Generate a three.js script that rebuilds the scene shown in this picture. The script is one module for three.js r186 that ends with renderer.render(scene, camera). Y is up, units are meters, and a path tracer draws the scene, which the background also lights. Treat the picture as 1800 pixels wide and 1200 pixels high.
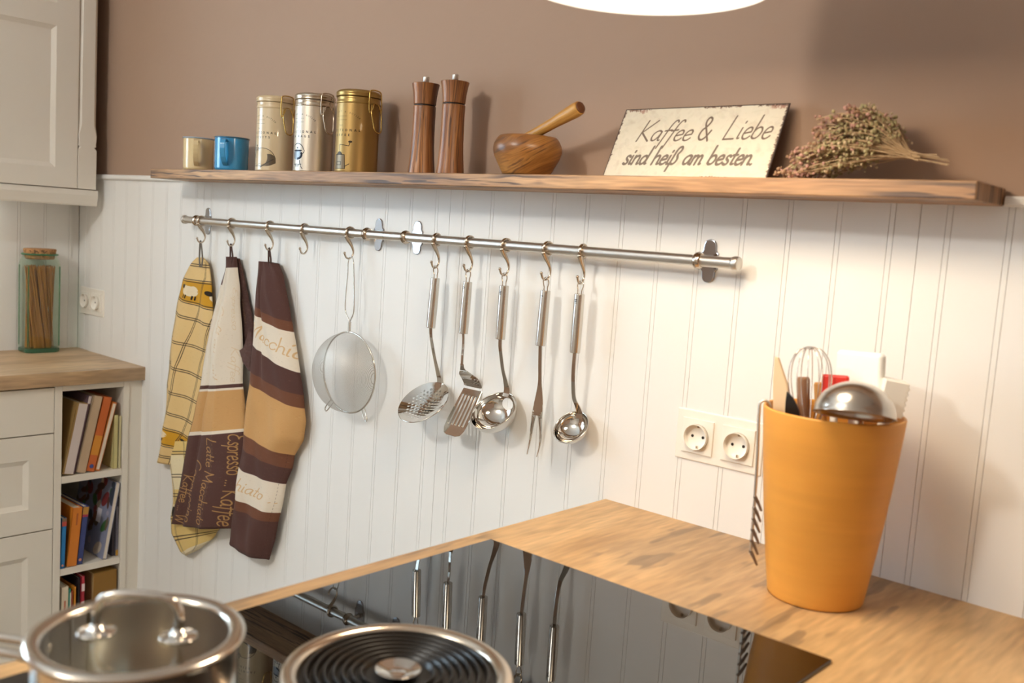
import * as THREE from 'three';
import { RoundedBoxGeometry } from 'three/addons/geometries/RoundedBoxGeometry.js';
import { mergeGeometries, toCreasedNormals } from 'three/addons/utils/BufferGeometryUtils.js';
import { RectAreaLightUniformsLib } from 'three/addons/lights/RectAreaLightUniformsLib.js';

// ------------------------------------------------------------------ camera, sky, light, exposure
RectAreaLightUniformsLib.init();
const scene = new THREE.Scene();
const camera = new THREE.PerspectiveCamera(38.97, 1.5, 0.02, 60);
camera.position.set(2.9688, 1.355, 1.3421);
camera.rotation.order = 'YXZ';
camera.rotation.set(-0.11303, 0.72018, 0.06702);
camera.focus = 1.9;
camera.userData.fStop = 4.5;
camera.updateProjectionMatrix();
const renderer = new THREE.WebGLRenderer({ antialias: true });
renderer.toneMapping = THREE.LinearToneMapping;
renderer.toneMappingExposure = 1.0;
renderer.shadowMap.enabled = true;
const SKY = new THREE.Color(0.62, 0.83, 1.0), SKY_POWER = 11;
scene.background = SKY; scene.backgroundIntensity = SKY_POWER;
const PENDANT = { x: 2.333, y: 1.633, z: 0.435, r: 0.14, power: 35, color: [1, 0.79, 0.55] };
const CEILING_LAMP = { x: 1.6, y: 2.3, z: 2.3, r: 0.1, power: 4.7, color: [1, 0.97, 0.9] };
const UNDER_LAMP = { x: 0.045, z: 0.34, power: 40, color: [1, 1, 0.94] };

// ------------------------------------------------------------------ helpers
const V2 = (x, y) => new THREE.Vector2(x, y), V3 = (x, y, z) => new THREE.Vector3(x, y, z);
const used = {};
function numbered(name) { const k = (used[name] = (used[name] ?? -1) + 1); return k ? name + '_' + String(k).padStart(3, '0') : name; }
function shade(o) { o.traverse((m) => { if (m.isMesh) { m.castShadow = true; m.receiveShadow = true; } }); return o; }
function tag(o, label, category, group) { o.userData.label = label; o.userData.category = category; if (group) o.userData.group = group; return o; }
function thing(name, label, category, [x, y, z] = [0, 0, 0], turn = 0, group) {
  const o = new THREE.Group(); o.name = numbered(name); scene.add(o);
  o.position.set(x, y, z); o.rotation.y = turn;
  return tag(o, label, category, group);
}
function grp(parent, name, pos = [0, 0, 0]) { const o = new THREE.Group(); o.name = name; o.position.set(...pos); parent.add(o); return o; }
function part(parent, name, geo, mat, pos, rot) {
  const m = new THREE.Mesh(geo, mat); m.name = name; m.castShadow = m.receiveShadow = true;
  if (pos) m.position.set(...pos);
  if (rot) m.rotation.set(...rot);
  parent.add(m); return m;
}
function struct(name, geo, mat, pos, rot) { const m = part(scene, name, geo, mat, pos, rot); m.userData.kind = 'structure'; return m; }
function structGroup(name) { const o = new THREE.Group(); o.name = name; o.userData.kind = 'structure'; scene.add(o); return o; }
let seed = 7;
const rnd = () => { seed = (seed * 1664525 + 1013904223) >>> 0; return seed / 4294967296; };
const rr = (a, b) => a + (b - a) * rnd();
const lerp = (a, b, t) => a + (b - a) * t, clamp = (x, a, b) => Math.min(b, Math.max(a, x));
const sstep = (a, b, x) => { const t = clamp((x - a) / (b - a), 0, 1); return t * t * (3 - 2 * t); };
const merge = (list) => mergeGeometries(list.map((g) => { const h = g.index ? g.toNonIndexed() : g; for (const k of Object.keys(h.attributes)) if (!['position', 'normal', 'uv'].includes(k)) h.deleteAttribute(k); return h; }));
// texture coordinates in metres, the grain running along one axis
function muv(g, grain = 'x', off = 0) {
  const p = g.attributes.position, n = g.attributes.normal, uv = new Float32Array(p.count * 2);
  for (let i = 0; i < p.count; i++) {
    const P = [p.getX(i), p.getY(i), p.getZ(i)], N = [Math.abs(n.getX(i)), Math.abs(n.getY(i)), Math.abs(n.getZ(i))];
    const a = N.indexOf(Math.max(...N)), gr = 'xyz'.indexOf(grain), rest = [0, 1, 2].filter((k) => k !== gr);
    let u, v;
    if (a === gr) { u = P[rest[0]]; v = P[rest[1]]; } else { u = P[gr]; v = P[rest.find((k) => k !== a)] + (a === 1 ? 0.37 : 0); }
    uv[2 * i] = u + off; uv[2 * i + 1] = v + off * 0.7;
  }
  g.setAttribute('uv', new THREE.BufferAttribute(uv, 2));
  return g;
}
const rbox = (w, h, d, r = 0.0015, seg = 2) => new RoundedBoxGeometry(w, h, d, seg, Math.min(r, w / 2.01, h / 2.01, d / 2.01));
function box(x0, x1, y0, y1, z0, z1, r = 0.001, grain) {
  const g = r ? rbox(x1 - x0, y1 - y0, z1 - z0, r, 1) : new THREE.BoxGeometry(x1 - x0, y1 - y0, z1 - z0);
  g.translate((x0 + x1) / 2, (y0 + y1) / 2, (z0 + z1) / 2);
  return muv(g, grain ?? 'x');
}
const lathe = (pts, seg = 48) => new THREE.LatheGeometry(pts.map((p) => V2(Math.max(p[0], 1e-5), p[1])), seg);
const creased = (g, a = 0.6) => toCreasedNormals(g, a);
function tube(pts, r, seg = 40, rad = 8, closed = false) {
  const c = new THREE.CatmullRomCurve3(pts.map((p) => (p.isVector3 ? p : V3(...p))), closed, 'centripetal');
  const g = new THREE.TubeGeometry(c, seg, typeof r === 'number' ? r : 1, rad, closed);
  if (typeof r !== 'number') {   // r(t): radius along the way
    const p = g.attributes.position, q = V3();
    for (let i = 0; i <= seg; i++) {
      c.getPointAt(i / seg, q); const k = r(i / seg);
      for (let j = 0; j <= rad; j++) { const n = i * (rad + 1) + j; p.setXYZ(n, q.x + (p.getX(n) - q.x) * k, q.y + (p.getY(n) - q.y) * k, q.z + (p.getZ(n) - q.z) * k); }
    }
  }
  if (closed) return g;
  const caps = [g];
  for (const t of [0, 1]) {
    const s = new THREE.SphereGeometry(typeof r === 'number' ? r : r(t), rad, 4), q = c.getPointAt(t); s.translate(q.x, q.y, q.z); caps.push(s);
  }
  return merge(caps);
}
// a flat bar of width w(t) (along x) and thickness th(t) bent along points in the y-z plane
function bar(pts, w, th, seg = 40, xoff = () => 0) {
  const c = new THREE.CatmullRomCurve3(pts.map((p) => V3(0, p[0], p[1])), false, 'centripetal'), pos = [], idx = [], N = 12;
  for (let i = 0; i <= seg; i++) {
    const t = i / seg, q = c.getPointAt(t), tg = c.getTangentAt(t), nx = V3(1, 0, 0), nn = tg.clone().cross(nx).normalize(), W = w(t) / 2, T = th(t) / 2;
    for (let j = 0; j < N; j++) {
      const a = (j / N) * Math.PI * 2 + Math.PI / N, ca = Math.cos(a), sa = Math.sin(a), e = 0.45;
      const sx = Math.sign(ca) * Math.pow(Math.abs(ca), e) * W + xoff(t), sn = Math.sign(sa) * Math.pow(Math.abs(sa), e) * T;
      pos.push(q.x + sx + nn.x * sn, q.y + nn.y * sn, q.z + nn.z * sn);
    }
  }
  for (let i = 0; i < seg; i++) for (let j = 0; j < N; j++) { const a = i * N + j, b = i * N + (j + 1) % N; idx.push(a, b, a + N, b, b + N, a + N); }
  for (const [s, f] of [[0, 1], [seg, 0]]) for (let j = 1; j < N - 1; j++) { const a = s * N; f ? idx.push(a, a + j + 1, a + j) : idx.push(a, a + j, a + j + 1); }
  const g = new THREE.BufferGeometry();
  g.setAttribute('position', new THREE.Float32BufferAttribute(pos, 3)); g.setAttribute('uv', new THREE.Float32BufferAttribute(new Float32Array(pos.length / 3 * 2), 2));
  g.setIndex(idx); g.computeVertexNormals();
  return creased(g, 0.9);
}
function extrude(shape, depth, bevel = 0, seg = 2, curve = 16) {
  return new THREE.ExtrudeGeometry(shape, { depth: depth - 2 * bevel, bevelEnabled: bevel > 0, bevelSize: bevel, bevelThickness: bevel, bevelOffset: -bevel, bevelSegments: seg, curveSegments: curve }).translate(0, 0, bevel);
}
const shapeOf = (pts) => new THREE.Shape(pts.map((p) => V2(p[0], p[1])));
// grid surface f(u, v) -> [x, y, z]
function grid(f, nu, nv, closedU = false) {
  const pos = [], uv = [], idx = [];
  for (let j = 0; j <= nv; j++) for (let i = 0; i <= nu; i++) { const q = f(i / nu, j / nv); pos.push(q[0], q[1], q[2]); uv.push(q[3] ?? i / nu, q[4] ?? 1 - j / nv); }
  for (let j = 0; j < nv; j++) for (let i = 0; i < nu; i++) { const a = j * (nu + 1) + i, b = a + 1, c = a + nu + 1, d = c + 1; idx.push(a, c, b, b, c, d); }
  const g = new THREE.BufferGeometry();
  g.setAttribute('position', new THREE.Float32BufferAttribute(pos, 3)); g.setAttribute('uv', new THREE.Float32BufferAttribute(uv, 2)); g.setIndex(idx); g.computeVertexNormals();
  if (closedU) {
    const n = g.attributes.normal;
    for (let j = 0; j <= nv; j++) { const a = j * (nu + 1), b = a + nu, v = V3(n.getX(a) + n.getX(b), n.getY(a) + n.getY(b), n.getZ(a) + n.getZ(b)).normalize(); n.setXYZ(a, v.x, v.y, v.z); n.setXYZ(b, v.x, v.y, v.z); }
  }
  return g;
}

// ------------------------------------------------------------------ noise and textures
const HASH = new Float32Array(65536); { let s = 12345; for (let i = 0; i < 65536; i++) { s = (s * 1664525 + 1013904223) >>> 0; HASH[i] = s / 4294967296; } }
function vnoise(x, y, px, py) {   // value noise that repeats every px, py
  const x0 = Math.floor(x), y0 = Math.floor(y), fx = x - x0, fy = y - y0, ux = fx * fx * (3 - 2 * fx), uy = fy * fy * (3 - 2 * fy);
  const h = (a, b) => HASH[((((a % px) + px) % px) * 131 + (((b % py) + py) % py) * 7919 + px * 17) & 65535];
  return lerp(lerp(h(x0, y0), h(x0 + 1, y0), ux), lerp(h(x0, y0 + 1), h(x0 + 1, y0 + 1), ux), uy);
}
function fbm(u, v, fu, fv, oct = 4) { let s = 0, a = 0.5, t = 0; for (let o = 0; o < oct; o++) { s += a * vnoise(u * fu, v * fv, fu, fv); t += a; a *= 0.5; fu *= 2; fv *= 2; } return s / t; }
const hex = (h) => [(h >> 16) & 255, (h >> 8) & 255, h & 255];
function dataTex(w, h, f, srgb = true) {
  const d = new Uint8Array(w * h * 4);
  for (let j = 0; j < h; j++) for (let i = 0; i < w; i++) { const c = f(i / w, j / h), k = (j * w + i) * 4; d[k] = c[0]; d[k + 1] = c[1]; d[k + 2] = c[2]; d[k + 3] = c[3] ?? 255; }
  const t = new THREE.DataTexture(d, w, h); t.wrapS = t.wrapT = THREE.RepeatWrapping; t.magFilter = THREE.LinearFilter; t.minFilter = THREE.LinearMipmapLinearFilter;
  if (srgb) t.colorSpace = THREE.SRGBColorSpace; t.needsUpdate = true; return t;
}
const mix3 = (a, b, t) => [lerp(a[0], b[0], t), lerp(a[1], b[1], t), lerp(a[2], b[2], t)];
// wood: u along the grain. o: base, light, dark, grey colours; streak = amount of dark weathered streaks
function woodTex(w, h, o) {
  const base = hex(o.base), light = hex(o.light), dark = hex(o.dark), grey = hex(o.grey ?? o.dark), fu = o.fu ?? 2, fv = o.fv ?? 14;
  return dataTex(w, h, (u, v) => {
    const wv = v + (fbm(u, v, o.wu ?? 3, o.wf ?? 4, 3) - 0.5) * (o.warp ?? 0.03);
    const wide = fbm(u, wv, fu, fv, 3), grain = fbm(u, wv, fu * 3, fv * 8, 3), fine = fbm(u, wv, fu * 12, fv * 20, 2), area = fbm(u, v, 3, 5, 3);
    let c = mix3(base, light, sstep(0.4, 0.68, wide));
    c = mix3(c, dark, sstep(0.52, 0.3, wide) * (o.contrast ?? 0.5));
    c = mix3(c, dark, sstep(0.56, 0.74, grain) * (o.lines ?? 0.4));
    const cl = o.crack ?? 0.6, crack = sstep(cl, cl + 0.1, fbm(u, wv, fu * 5, fv * (o.crackV ?? 6), 3)) * sstep(o.where ?? 0.44, (o.where ?? 0.44) + 0.14, area);
    c = mix3(c, grey, crack * (o.streak ?? 0));
    c = mix3(c, grey, sstep(0.5, 0.7, area) * (o.patch ?? 0));
    const k = 1 + (fine - 0.5) * (o.fine ?? 0.2);
    return c.map((x) => clamp(x * k, 0, 255));
  });
}
function canvasTex(w, h, draw) {
  const c = document.createElement('canvas'); c.width = w; c.height = h; const x = c.getContext('2d'); draw(x, w, h);
  const t = new THREE.CanvasTexture(c); t.colorSpace = THREE.SRGBColorSpace; t.anisotropy = 8; return t;
}
const rep = (t, a, b) => { const c = t.clone(); c.repeat.set(a, b); c.needsUpdate = true; return c; };
// a pen-drawn alphabet: strokes of lines (L) and curves (Q), height 1, baseline 0
const PEN = {
  K: ['M0 0 L.04 1 M.56 1 L.04 .42 L.6 0', .66], L: ['M.04 1 L0 0 L.5 .02', .58], M: ['M0 0 L.1 1 L.38 .25 L.7 1 L.76 0', .9],
  C: ['M.55 .85 Q.42 1.05 .2 .9 Q0 .7 .02 .4 Q.05 0 .3 0 Q.46 0 .58 .16', .64], E: ['M.5 .95 Q.1 1.05 .1 .75 Q.1 .55 .35 .53 Q0 .5 .02 .25 Q.05 0 .3 0 Q.45 0 .52 .12', .58], W: ['M0 1 L.15 0 L.42 .75 L.6 0 L.85 1', .92],
  a: ['M.4 .42 Q.3 .53 .18 .48 Q0 .4 .02 .2 Q.05 0 .2 .02 Q.35 .08 .4 .44 L.4 .1 Q.42 0 .5 .04', .5], b: ['M.03 1 L.02 .1 M.02 .3 Q.12 .55 .3 .48 Q.42 .38 .38 .2 Q.32 0 .15 .02 Q.05 .04 .02 .15', .47],
  c: ['M.36 .4 Q.28 .53 .15 .47 Q0 .38 .02 .2 Q.06 0 .2 0 Q.32 .02 .38 .12', .42], d: ['M.38 .35 Q.28 .53 .15 .47 Q0 .38 .02 .2 Q.06 0 .18 .01 Q.32 .05 .38 .3 M.42 1 L.39 .1 Q.4 0 .48 .04', .5],
  e: ['M.03 .24 L.34 .3 Q.36 .5 .2 .5 Q.02 .45 .02 .2 Q.04 0 .2 0 Q.32 .02 .38 .12', .42], f: ['M.42 .9 Q.36 1.04 .26 .96 Q.18 .88 .15 .6 L.06 -.35 M0 .48 L.32 .52', .3], h: ['M.03 1 L.02 0 M.02 .3 Q.15 .54 .28 .48 Q.36 .44 .35 .3 L.35 .06 Q.36 0 .44 .04', .46],
  i: ['M.05 .48 L.05 .08 Q.06 0 .14 .04 M.06 .7 L.07 .75', .2], k: ['M.03 1 L.02 0 M.35 .5 L.03 .22 L.36 0', .42], m: ['M.02 .48 L.02 0 M.02 .32 Q.12 .53 .22 .48 Q.28 .45 .28 .3 L.28 0 M.28 .32 Q.38 .53 .48 .48 Q.54 .45 .54 .3 L.54 .06 Q.55 0 .62 .04', .66],
  n: ['M.02 .48 L.02 0 M.02 .3 Q.15 .53 .27 .48 Q.34 .44 .34 .3 L.34 .06 Q.35 0 .42 .04', .45], o: ['M.2 .5 Q0 .48 .02 .23 Q.04 0 .2 0 Q.38 .02 .38 .26 Q.36 .5 .2 .5', .45], p: ['M.02 .48 L0 -.38 M.02 .3 Q.12 .53 .28 .48 Q.4 .4 .37 .2 Q.32 0 .15 .02 Q.05 .04 .02 .15', .46],
  r: ['M.02 .48 L.02 0 M.02 .3 Q.1 .52 .26 .47', .28], s: ['M.3 .42 Q.2 .54 .1 .46 Q.02 .36 .15 .27 Q.32 .18 .26 .06 Q.16 -.05 .02 .06', .35], t: ['M.13 .85 L.1 .1 Q.12 0 .24 .04 M0 .5 L.26 .52', .28], u: ['M.02 .48 L.02 .18 Q.04 0 .17 .01 Q.3 .04 .34 .25 M.35 .48 L.35 .08 Q.36 0 .44 .04', .47],
  ß: ['M0 -.35 L.05 .75 Q.1 1 .25 .97 Q.4 .88 .3 .68 Q.18 .55 .3 .42 Q.42 .25 .3 .08 Q.2 -.03 .1 .05', .46], '&': ['M.52 -.02 L.15 .65 Q.08 .85 .22 .95 Q.38 .95 .36 .78 Q.3 .6 .1 .45 Q-.05 .2 .1 .05 Q.3 -.08 .52 .4', .6],
  é: ['M.03 .24 L.34 .3 Q.36 .5 .2 .5 Q.02 .45 .02 .2 Q.04 0 .2 0 Q.32 .02 .38 .12 M.2 .66 L.32 .82', .42], '.': ['M.05 .01 L.07 .03', .18], ' ': ['', .3],
};
function penWidth(s, sp = 0.04) { let w = 0; for (const ch of s) w += (PEN[ch]?.[1] ?? 0.4) + sp; return w; }
function pen(x, s, px, py, size, o = {}) {   // o: angle, slant, line (share of size), width (fit to it)
  const sp = o.space ?? 0.04, sx = o.width ? o.width / (penWidth(s, sp) * size) : 1;
  x.save(); x.translate(px, py); x.rotate(o.angle ?? 0); x.scale(size * sx, size); x.transform(1, 0, -(o.slant ?? 0.25), 1, 0, 0); x.lineCap = x.lineJoin = 'round'; x.lineWidth = o.line ?? 0.06;
  let at = 0;
  for (const ch of s) {
    const [d, w] = PEN[ch] ?? ['', 0.4];
    x.beginPath();
    for (const m of d.matchAll(/([MLQ])([^MLQ]*)/g)) {
      const n = m[2].trim().split(/\s+/).map(Number);
      if (m[1] === 'M') x.moveTo(at + n[0], -n[1]); else if (m[1] === 'L') x.lineTo(at + n[0], -n[1]); else x.quadraticCurveTo(at + n[0], -n[1], at + n[2], -n[3]);
    }
    x.stroke(); at += w + sp;
  }
  x.restore();
}

// ------------------------------------------------------------------ materials
const std = (color, roughness = 0.6, o = {}) => new THREE.MeshStandardMaterial({ color, roughness, ...o });
const phys = (color, roughness = 0.6, o = {}) => new THREE.MeshPhysicalMaterial({ color, roughness, ...o });
const plasterBump = dataTex(512, 512, (u, v) => { const k = 255 * fbm(u, v, 40, 40, 4); return [k, k, k]; }, false);
const brushBump = dataTex(256, 512, (u, v) => { const k = 255 * fbm(u, v, 3, 220, 3); return [k, k, k]; }, false);
const clothBump = dataTex(256, 256, (u, v) => { const k = 127 + 60 * Math.sin(u * 2 * Math.PI * 64) + 60 * Math.sin(v * 2 * Math.PI * 64); return [k, k, k]; }, false);
const oakTop = woodTex(1024, 1024, { base: 0xb8905f, light: 0xcda674, dark: 0x9a7148, grey: 0x75604a, fu: 2, fv: 9, contrast: 0.5, lines: 0.16, streak: 0.55, patch: 0.3, fine: 0.22, warp: 0.022, wu: 2, wf: 3 });
const oakCorner = woodTex(1024, 1024, { base: 0xbb9c78, light: 0xcbb08c, dark: 0x9c7f60, grey: 0x85705c, fu: 2, fv: 9, contrast: 0.5, lines: 0.16, streak: 0.5, patch: 0.3, fine: 0.22, warp: 0.022, wu: 2, wf: 3 });
const oakShelf = woodTex(1024, 512, { base: 0xac8560, light: 0xc29b74, dark: 0x8a6649, grey: 0x4c3c36, fu: 2, fv: 5, contrast: 0.45, lines: 0.25, streak: 0.9, patch: 0.1, fine: 0.3, warp: 0.04, wu: 8, wf: 4, crack: 0.53, where: 0.36, crackV: 14 }); oakShelf.repeat.set(1, 4);
const oliveWood = woodTex(512, 512, { base: 0x85502c, light: 0xa9713e, dark: 0x53301b, grey: 0x3a2216, fu: 2, fv: 9, contrast: 0.8, lines: 0.6, streak: 0.6, fine: 0.25, warp: 0.12, wu: 3 });
const mortarWood = woodTex(512, 512, { base: 0x94602c, light: 0xb07c40, dark: 0x6c4420, grey: 0x43271a, fu: 2, fv: 7, contrast: 0.6, lines: 0.4, streak: 0.5, fine: 0.25, warp: 0.2, wu: 3 });
const M = {
  mauve: std(0xab8f7b, 0.85, { bumpMap: rep(plasterBump, 1, 1), bumpScale: 0.0008 }),
  cream: std(0xe6e3dd, 0.85), white: std(0xeeedea, 0.42), ceiling: std(0xf2f1ee, 0.9), cabinet: std(0xe2dbcf, 0.45), groove: std(0xece6da, 0.6), shadowGap: std(0x40382e, 0.9),
  floor: std(0x9c958b, 0.5), plastic: std(0xf2ede3, 0.35), darkHole: std(0x241c16, 0.7),
  topCorner: std(0xffffff, 0.45, { map: oakCorner }), top: std(0xffffff, 0.42, { map: oakTop, bumpMap: oakTop, bumpScale: 0.0003 }), shelf: std(0xffffff, 0.5, { map: oakShelf, bumpMap: oakShelf, bumpScale: 0.0003 }),
  satin: std(0xd8d4cd, 0.22, { metalness: 1 }), steel: std(0xd6d2cb, 0.34, { metalness: 1, bumpMap: brushBump, bumpScale: 0.0001 }), chrome: std(0xd8d4cd, 0.07, { metalness: 1 }), nickel: std(0xcdbfae, 0.14, { metalness: 1 }),
  polished: std(0xd4cfc8, 0.05, { metalness: 1 }), plate: std(0xb9bcc2, 0.12, { metalness: 1 }), brass: std(0xc9a860, 0.18, { metalness: 1 }),
  blackGlass: phys(0x050505, 0.015, { ior: 1.7 }), blackPlastic: std(0x17130f, 0.32), black: std(0x0e0c0b, 0.5),
  clear: phys(0xffffff, 0.02, { transmission: 1, thickness: 0, ior: 1.5 }),
};

// ------------------------------------------------------------------ the room
const RX = 3.9, RZ = 4.0, RY = 2.5;
struct('floor', box(-0.15, RX + 0.15, -0.12, 0, -0.15, RZ + 0.15, 0), M.floor);
struct('ceiling', box(-0.15, RX + 0.15, RY, RY + 0.12, -0.15, RZ + 0.15, 0), M.ceiling);
struct('wall_right', box(RX, RX + 0.15, 0, RY, -0.15, RZ + 0.15, 0), M.mauve);
struct('wall_front', box(-0.15, RX, 0, RY, RZ, RZ + 0.15, 0), M.cream);
const wallBack = structGroup('wall_back'), wallLeft = structGroup('wall_left');
part(wallBack, 'plaster', box(-0.15, RX, 1.42, RY, -0.15, -0.006, 0), M.mauve); part(wallBack, 'backing', box(-0.006, RX, 0, 1.42, -0.15, -0.0014, 0), M.white);
// window opening in the left wall
const WZ0 = 0.8, WZ1 = 2.0, WY0 = 0.95, WY1 = 2.1;
part(wallLeft, 'plaster', merge([box(-0.15, 0, 0, RY, -0.006, WZ0, 0), box(-0.15, 0, 0, RY, WZ1, RZ, 0), box(-0.15, 0, 0, WY0, WZ0, WZ1, 0), box(-0.15, 0, WY1, RY, WZ0, WZ1, 0)].map((g) => g.translate(-0.006, 0, 0))), M.mauve);
{
  const w = structGroup('window_1'), x = -0.09, f = 0.06;
  for (const [a, b, c, d] of [[WY0, WY0 + f, WZ0, WZ1], [WY1 - f, WY1, WZ0, WZ1], [WY0 + f, WY1 - f, WZ0, WZ0 + f], [WY0 + f, WY1 - f, WZ1 - f, WZ1], [WY0 + f, WY1 - f, (WZ0 + WZ1) / 2 - 0.035, (WZ0 + WZ1) / 2 + 0.035]])
    part(w, 'window_frame', box(x - 0.03, x + 0.03, a, b, c, d, 0.004), M.white);
  for (const [c, d] of [[WZ0 + f, (WZ0 + WZ1) / 2 - 0.035], [(WZ0 + WZ1) / 2 + 0.035, WZ1 - f]]) part(w, 'pane', box(x - 0.003, x + 0.003, WY0 + f, WY1 - f, c, d, 0), M.clear);
  part(w, 'window_sill', box(-0.16, 0.03, WY0 - 0.03, WY0, WZ0 - 0.03, WZ1 + 0.03, 0.004), M.white);
}
// tongue-and-groove panelling: boards, beads and the grooves between them
const PITCH = 0.0746, TOPB = 1.43;
function boardGeo(w, h) {   // a board with eased edges standing on y = 0, face towards +z
  const c = 0.0013, k = 0.0009, d = 0.006, s = shapeOf([[-w / 2, -d], [w / 2, -d], [w / 2, -k], [w / 2 - c, 0], [-w / 2 + c, 0], [-w / 2, -k]]);
  return muv(new THREE.ExtrudeGeometry(s, { depth: h, bevelEnabled: false, steps: 1 }).rotateX(-Math.PI / 2).translate(0, 0, 0), 'y');
}
function panelling(wall, put, from, to, x0, seams) {
  const wide = boardGeo(PITCH - 0.0081, TOPB), bead = boardGeo(0.0068, TOPB), half = boardGeo((PITCH - 0.0081) / 2 - 0.0004, TOPB);
  for (let k = Math.ceil((from - x0) / PITCH); x0 + k * PITCH < to; k++) {
    const x = x0 + k * PITCH, mid = x + PITCH / 2;
    put(part(wall, 'bead', bead, M.white), x);
    if (mid > to) continue;
    if (seams.some((s) => Math.abs(s - mid) < 0.02)) { put(part(wall, 'board', half, M.white), mid - (PITCH - 0.0081) / 4 - 0.0002); put(part(wall, 'board', half, M.white), mid + (PITCH - 0.0081) / 4 + 0.0002); }
    else put(part(wall, 'board', wide, M.white), mid);
  }
}
panelling(wallBack, (m, x) => m.position.set(x, 0, 0), 0.03, 3.4, 1.5762 - 21 * PITCH, [0.7187, 1.6128, 2.5069]);
panelling(wallLeft, (m, z) => { m.position.set(0, 0, z); m.rotation.y = Math.PI / 2; }, 0.02, 1.4, 0.03, []);
part(wallBack, 'board', box(0.0005, 0.0435, 0, TOPB, -0.006, 0, 0.0008), M.white); part(wallLeft, 'board', box(-0.006, 0, 0, TOPB, 0.0005, 0.0255, 0.0008), M.white);
const capRail = (x0, x1) => { const g = extrude(shapeOf([[-0.006, 0], [0.0125, 0], [0.015, 0.003], [0.015, 0.0105], [0.012, 0.0135], [-0.006, 0.0135]]), x1 - x0, 0.0006, 1); return muv(g.rotateY(-Math.PI / 2).scale(-1, 1, 1), 'x').translate(x0, 1.4275, 0); };
function flipped(g) { const i = g.index ? g.toNonIndexed() : g, p = i.attributes.position, n = p.count / 3; for (const a of Object.values(i.attributes)) for (let k = 0; k < n; k++) for (let c = 0; c < a.itemSize; c++) { const A = (k * 3 + 1) * a.itemSize + c, B = (k * 3 + 2) * a.itemSize + c, t = a.array[A]; a.array[A] = a.array[B]; a.array[B] = t; } return i; }
function rail2(x0, x1) { const g = extrude(shapeOf([[0.006, 0], [-0.0125, 0], [-0.015, 0.003], [-0.015, 0.0105], [-0.012, 0.0135], [0.006, 0.0135]]), x1 - x0, 0.0006, 1).rotateY(Math.PI / 2); return muv(g, 'x').translate(x0, 1.4275, 0); }
struct('trim_1', rail2(0.001, 0.6537), M.white); struct('trim_2', rail2(2.6122, RX - 0.001), M.white);

// ------------------------------------------------------------------ lamps
{
  const { x, y, z, r, power, color } = PENDANT, t = thing('pendant_lamp', 'white pendant lamp with a round glowing underside hanging above the hob', 'lamp', [x, y, z]);
  part(t, 'lamp_shade', lathe([[r, 0], [r + 0.003, 0.002], [r + 0.002, 0.17], [r - 0.004, 0.182], [0.04, 0.19], [0.02, 0.2], [0.018, 0.2], [0.038, 0.187], [r - 0.008, 0.178], [r - 0.002, 0.168], [r - 0.002, 0.006], [r, 0]], 64), std(0xf4f0e8, 0.4));
  part(t, 'diffuser', new THREE.CylinderGeometry(r - 0.004, r - 0.004, 0.006, 64).translate(0, 0.007, 0), new THREE.MeshStandardMaterial({ color: 0xffffff, emissive: new THREE.Color(1, 0.93, 0.8), emissiveIntensity: 4, roughness: 0.8 }));
  part(t, 'cord', new THREE.CylinderGeometry(0.003, 0.003, RY - y - 0.22, 8).translate(0, (RY - y - 0.22) / 2 + 0.2, 0), M.black);
  part(t, 'canopy_cup', lathe([[0, RY - y - 0.03], [0.03, RY - y - 0.03], [0.045, RY - y - 0.002], [0, RY - y - 0.002]], 32), std(0xf4f0e8, 0.4));
  const l = new THREE.RectAreaLight(new THREE.Color(...color), power, r * 1.36, r * 1.36); l.name = 'pendant_light'; l.position.set(x, y - 0.001, z); l.rotation.x = -Math.PI / 2; scene.add(l);
}
{
  const { x, y, z, r, power, color } = CEILING_LAMP, t = thing('globe_lamp', 'round opal globe lamp hanging from the ceiling in the room', 'lamp', [x, y, z]);
  part(t, 'globe', new THREE.SphereGeometry(r, 32, 24), new THREE.MeshStandardMaterial({ color: 0xffffff, emissive: new THREE.Color(1, 0.86, 0.68), emissiveIntensity: 5, roughness: 0.5 }));
  part(t, 'stem', new THREE.CylinderGeometry(0.006, 0.006, RY - y - r, 12).translate(0, r + (RY - y - r) / 2, 0), M.chrome);
  const l = new THREE.PointLight(new THREE.Color(...color), power); l.name = 'globe_light'; l.position.set(x, y, z); l.castShadow = true; l.shadow.radius = (r * 0.95) / 0.02; scene.add(l);
}
// ------------------------------------------------------------------ fitted furniture
{ // wall shelf
  const g = muv(rbox(1.9544, 0.0229, 0.1202, 0.0025, 3), 'x', 0.2).translate(0.6547 + 0.9772, 1.4513 - 0.01145, 0.0601);
  const t = thing('wall_shelf', 'long oak plank shelf on the wall above the utensil rail', 'shelf'); part(t, 'shelf_board', g, M.shelf);
}
const CY = 0.91;
{ // peninsula
  const t = thing('hob_worktop', 'light oak worktop around the black glass hob, orange pot standing on it', 'worktop');
  part(t, 'worktop_board', muv(rbox(0.93, 0.038, 1.62, 0.0012, 2), 'z', 0.1).translate(2.0332 + 0.465, CY - 0.019, 0.8105), M.top);
  const b = thing('hob_base_cabinet', 'cream base cabinet carrying the worktop with the black hob', 'cabinet');
  part(b, 'carcass', box(2.06, 2.93, 0.1, CY - 0.0385, 0.03, 1.58, 0.002), M.cabinet);
  part(b, 'plinth', box(2.1, 2.89, 0.001, 0.1, 0.03, 1.54, 0.002), M.cabinet);
  for (const [a, c] of [[0.03, 0.53], [0.533, 1.053], [1.056, 1.575]]) part(b, 'side_panel', box(2.045, 2.06, 0.11, CY - 0.042, a, c, 0.002), M.cabinet);
}
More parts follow.
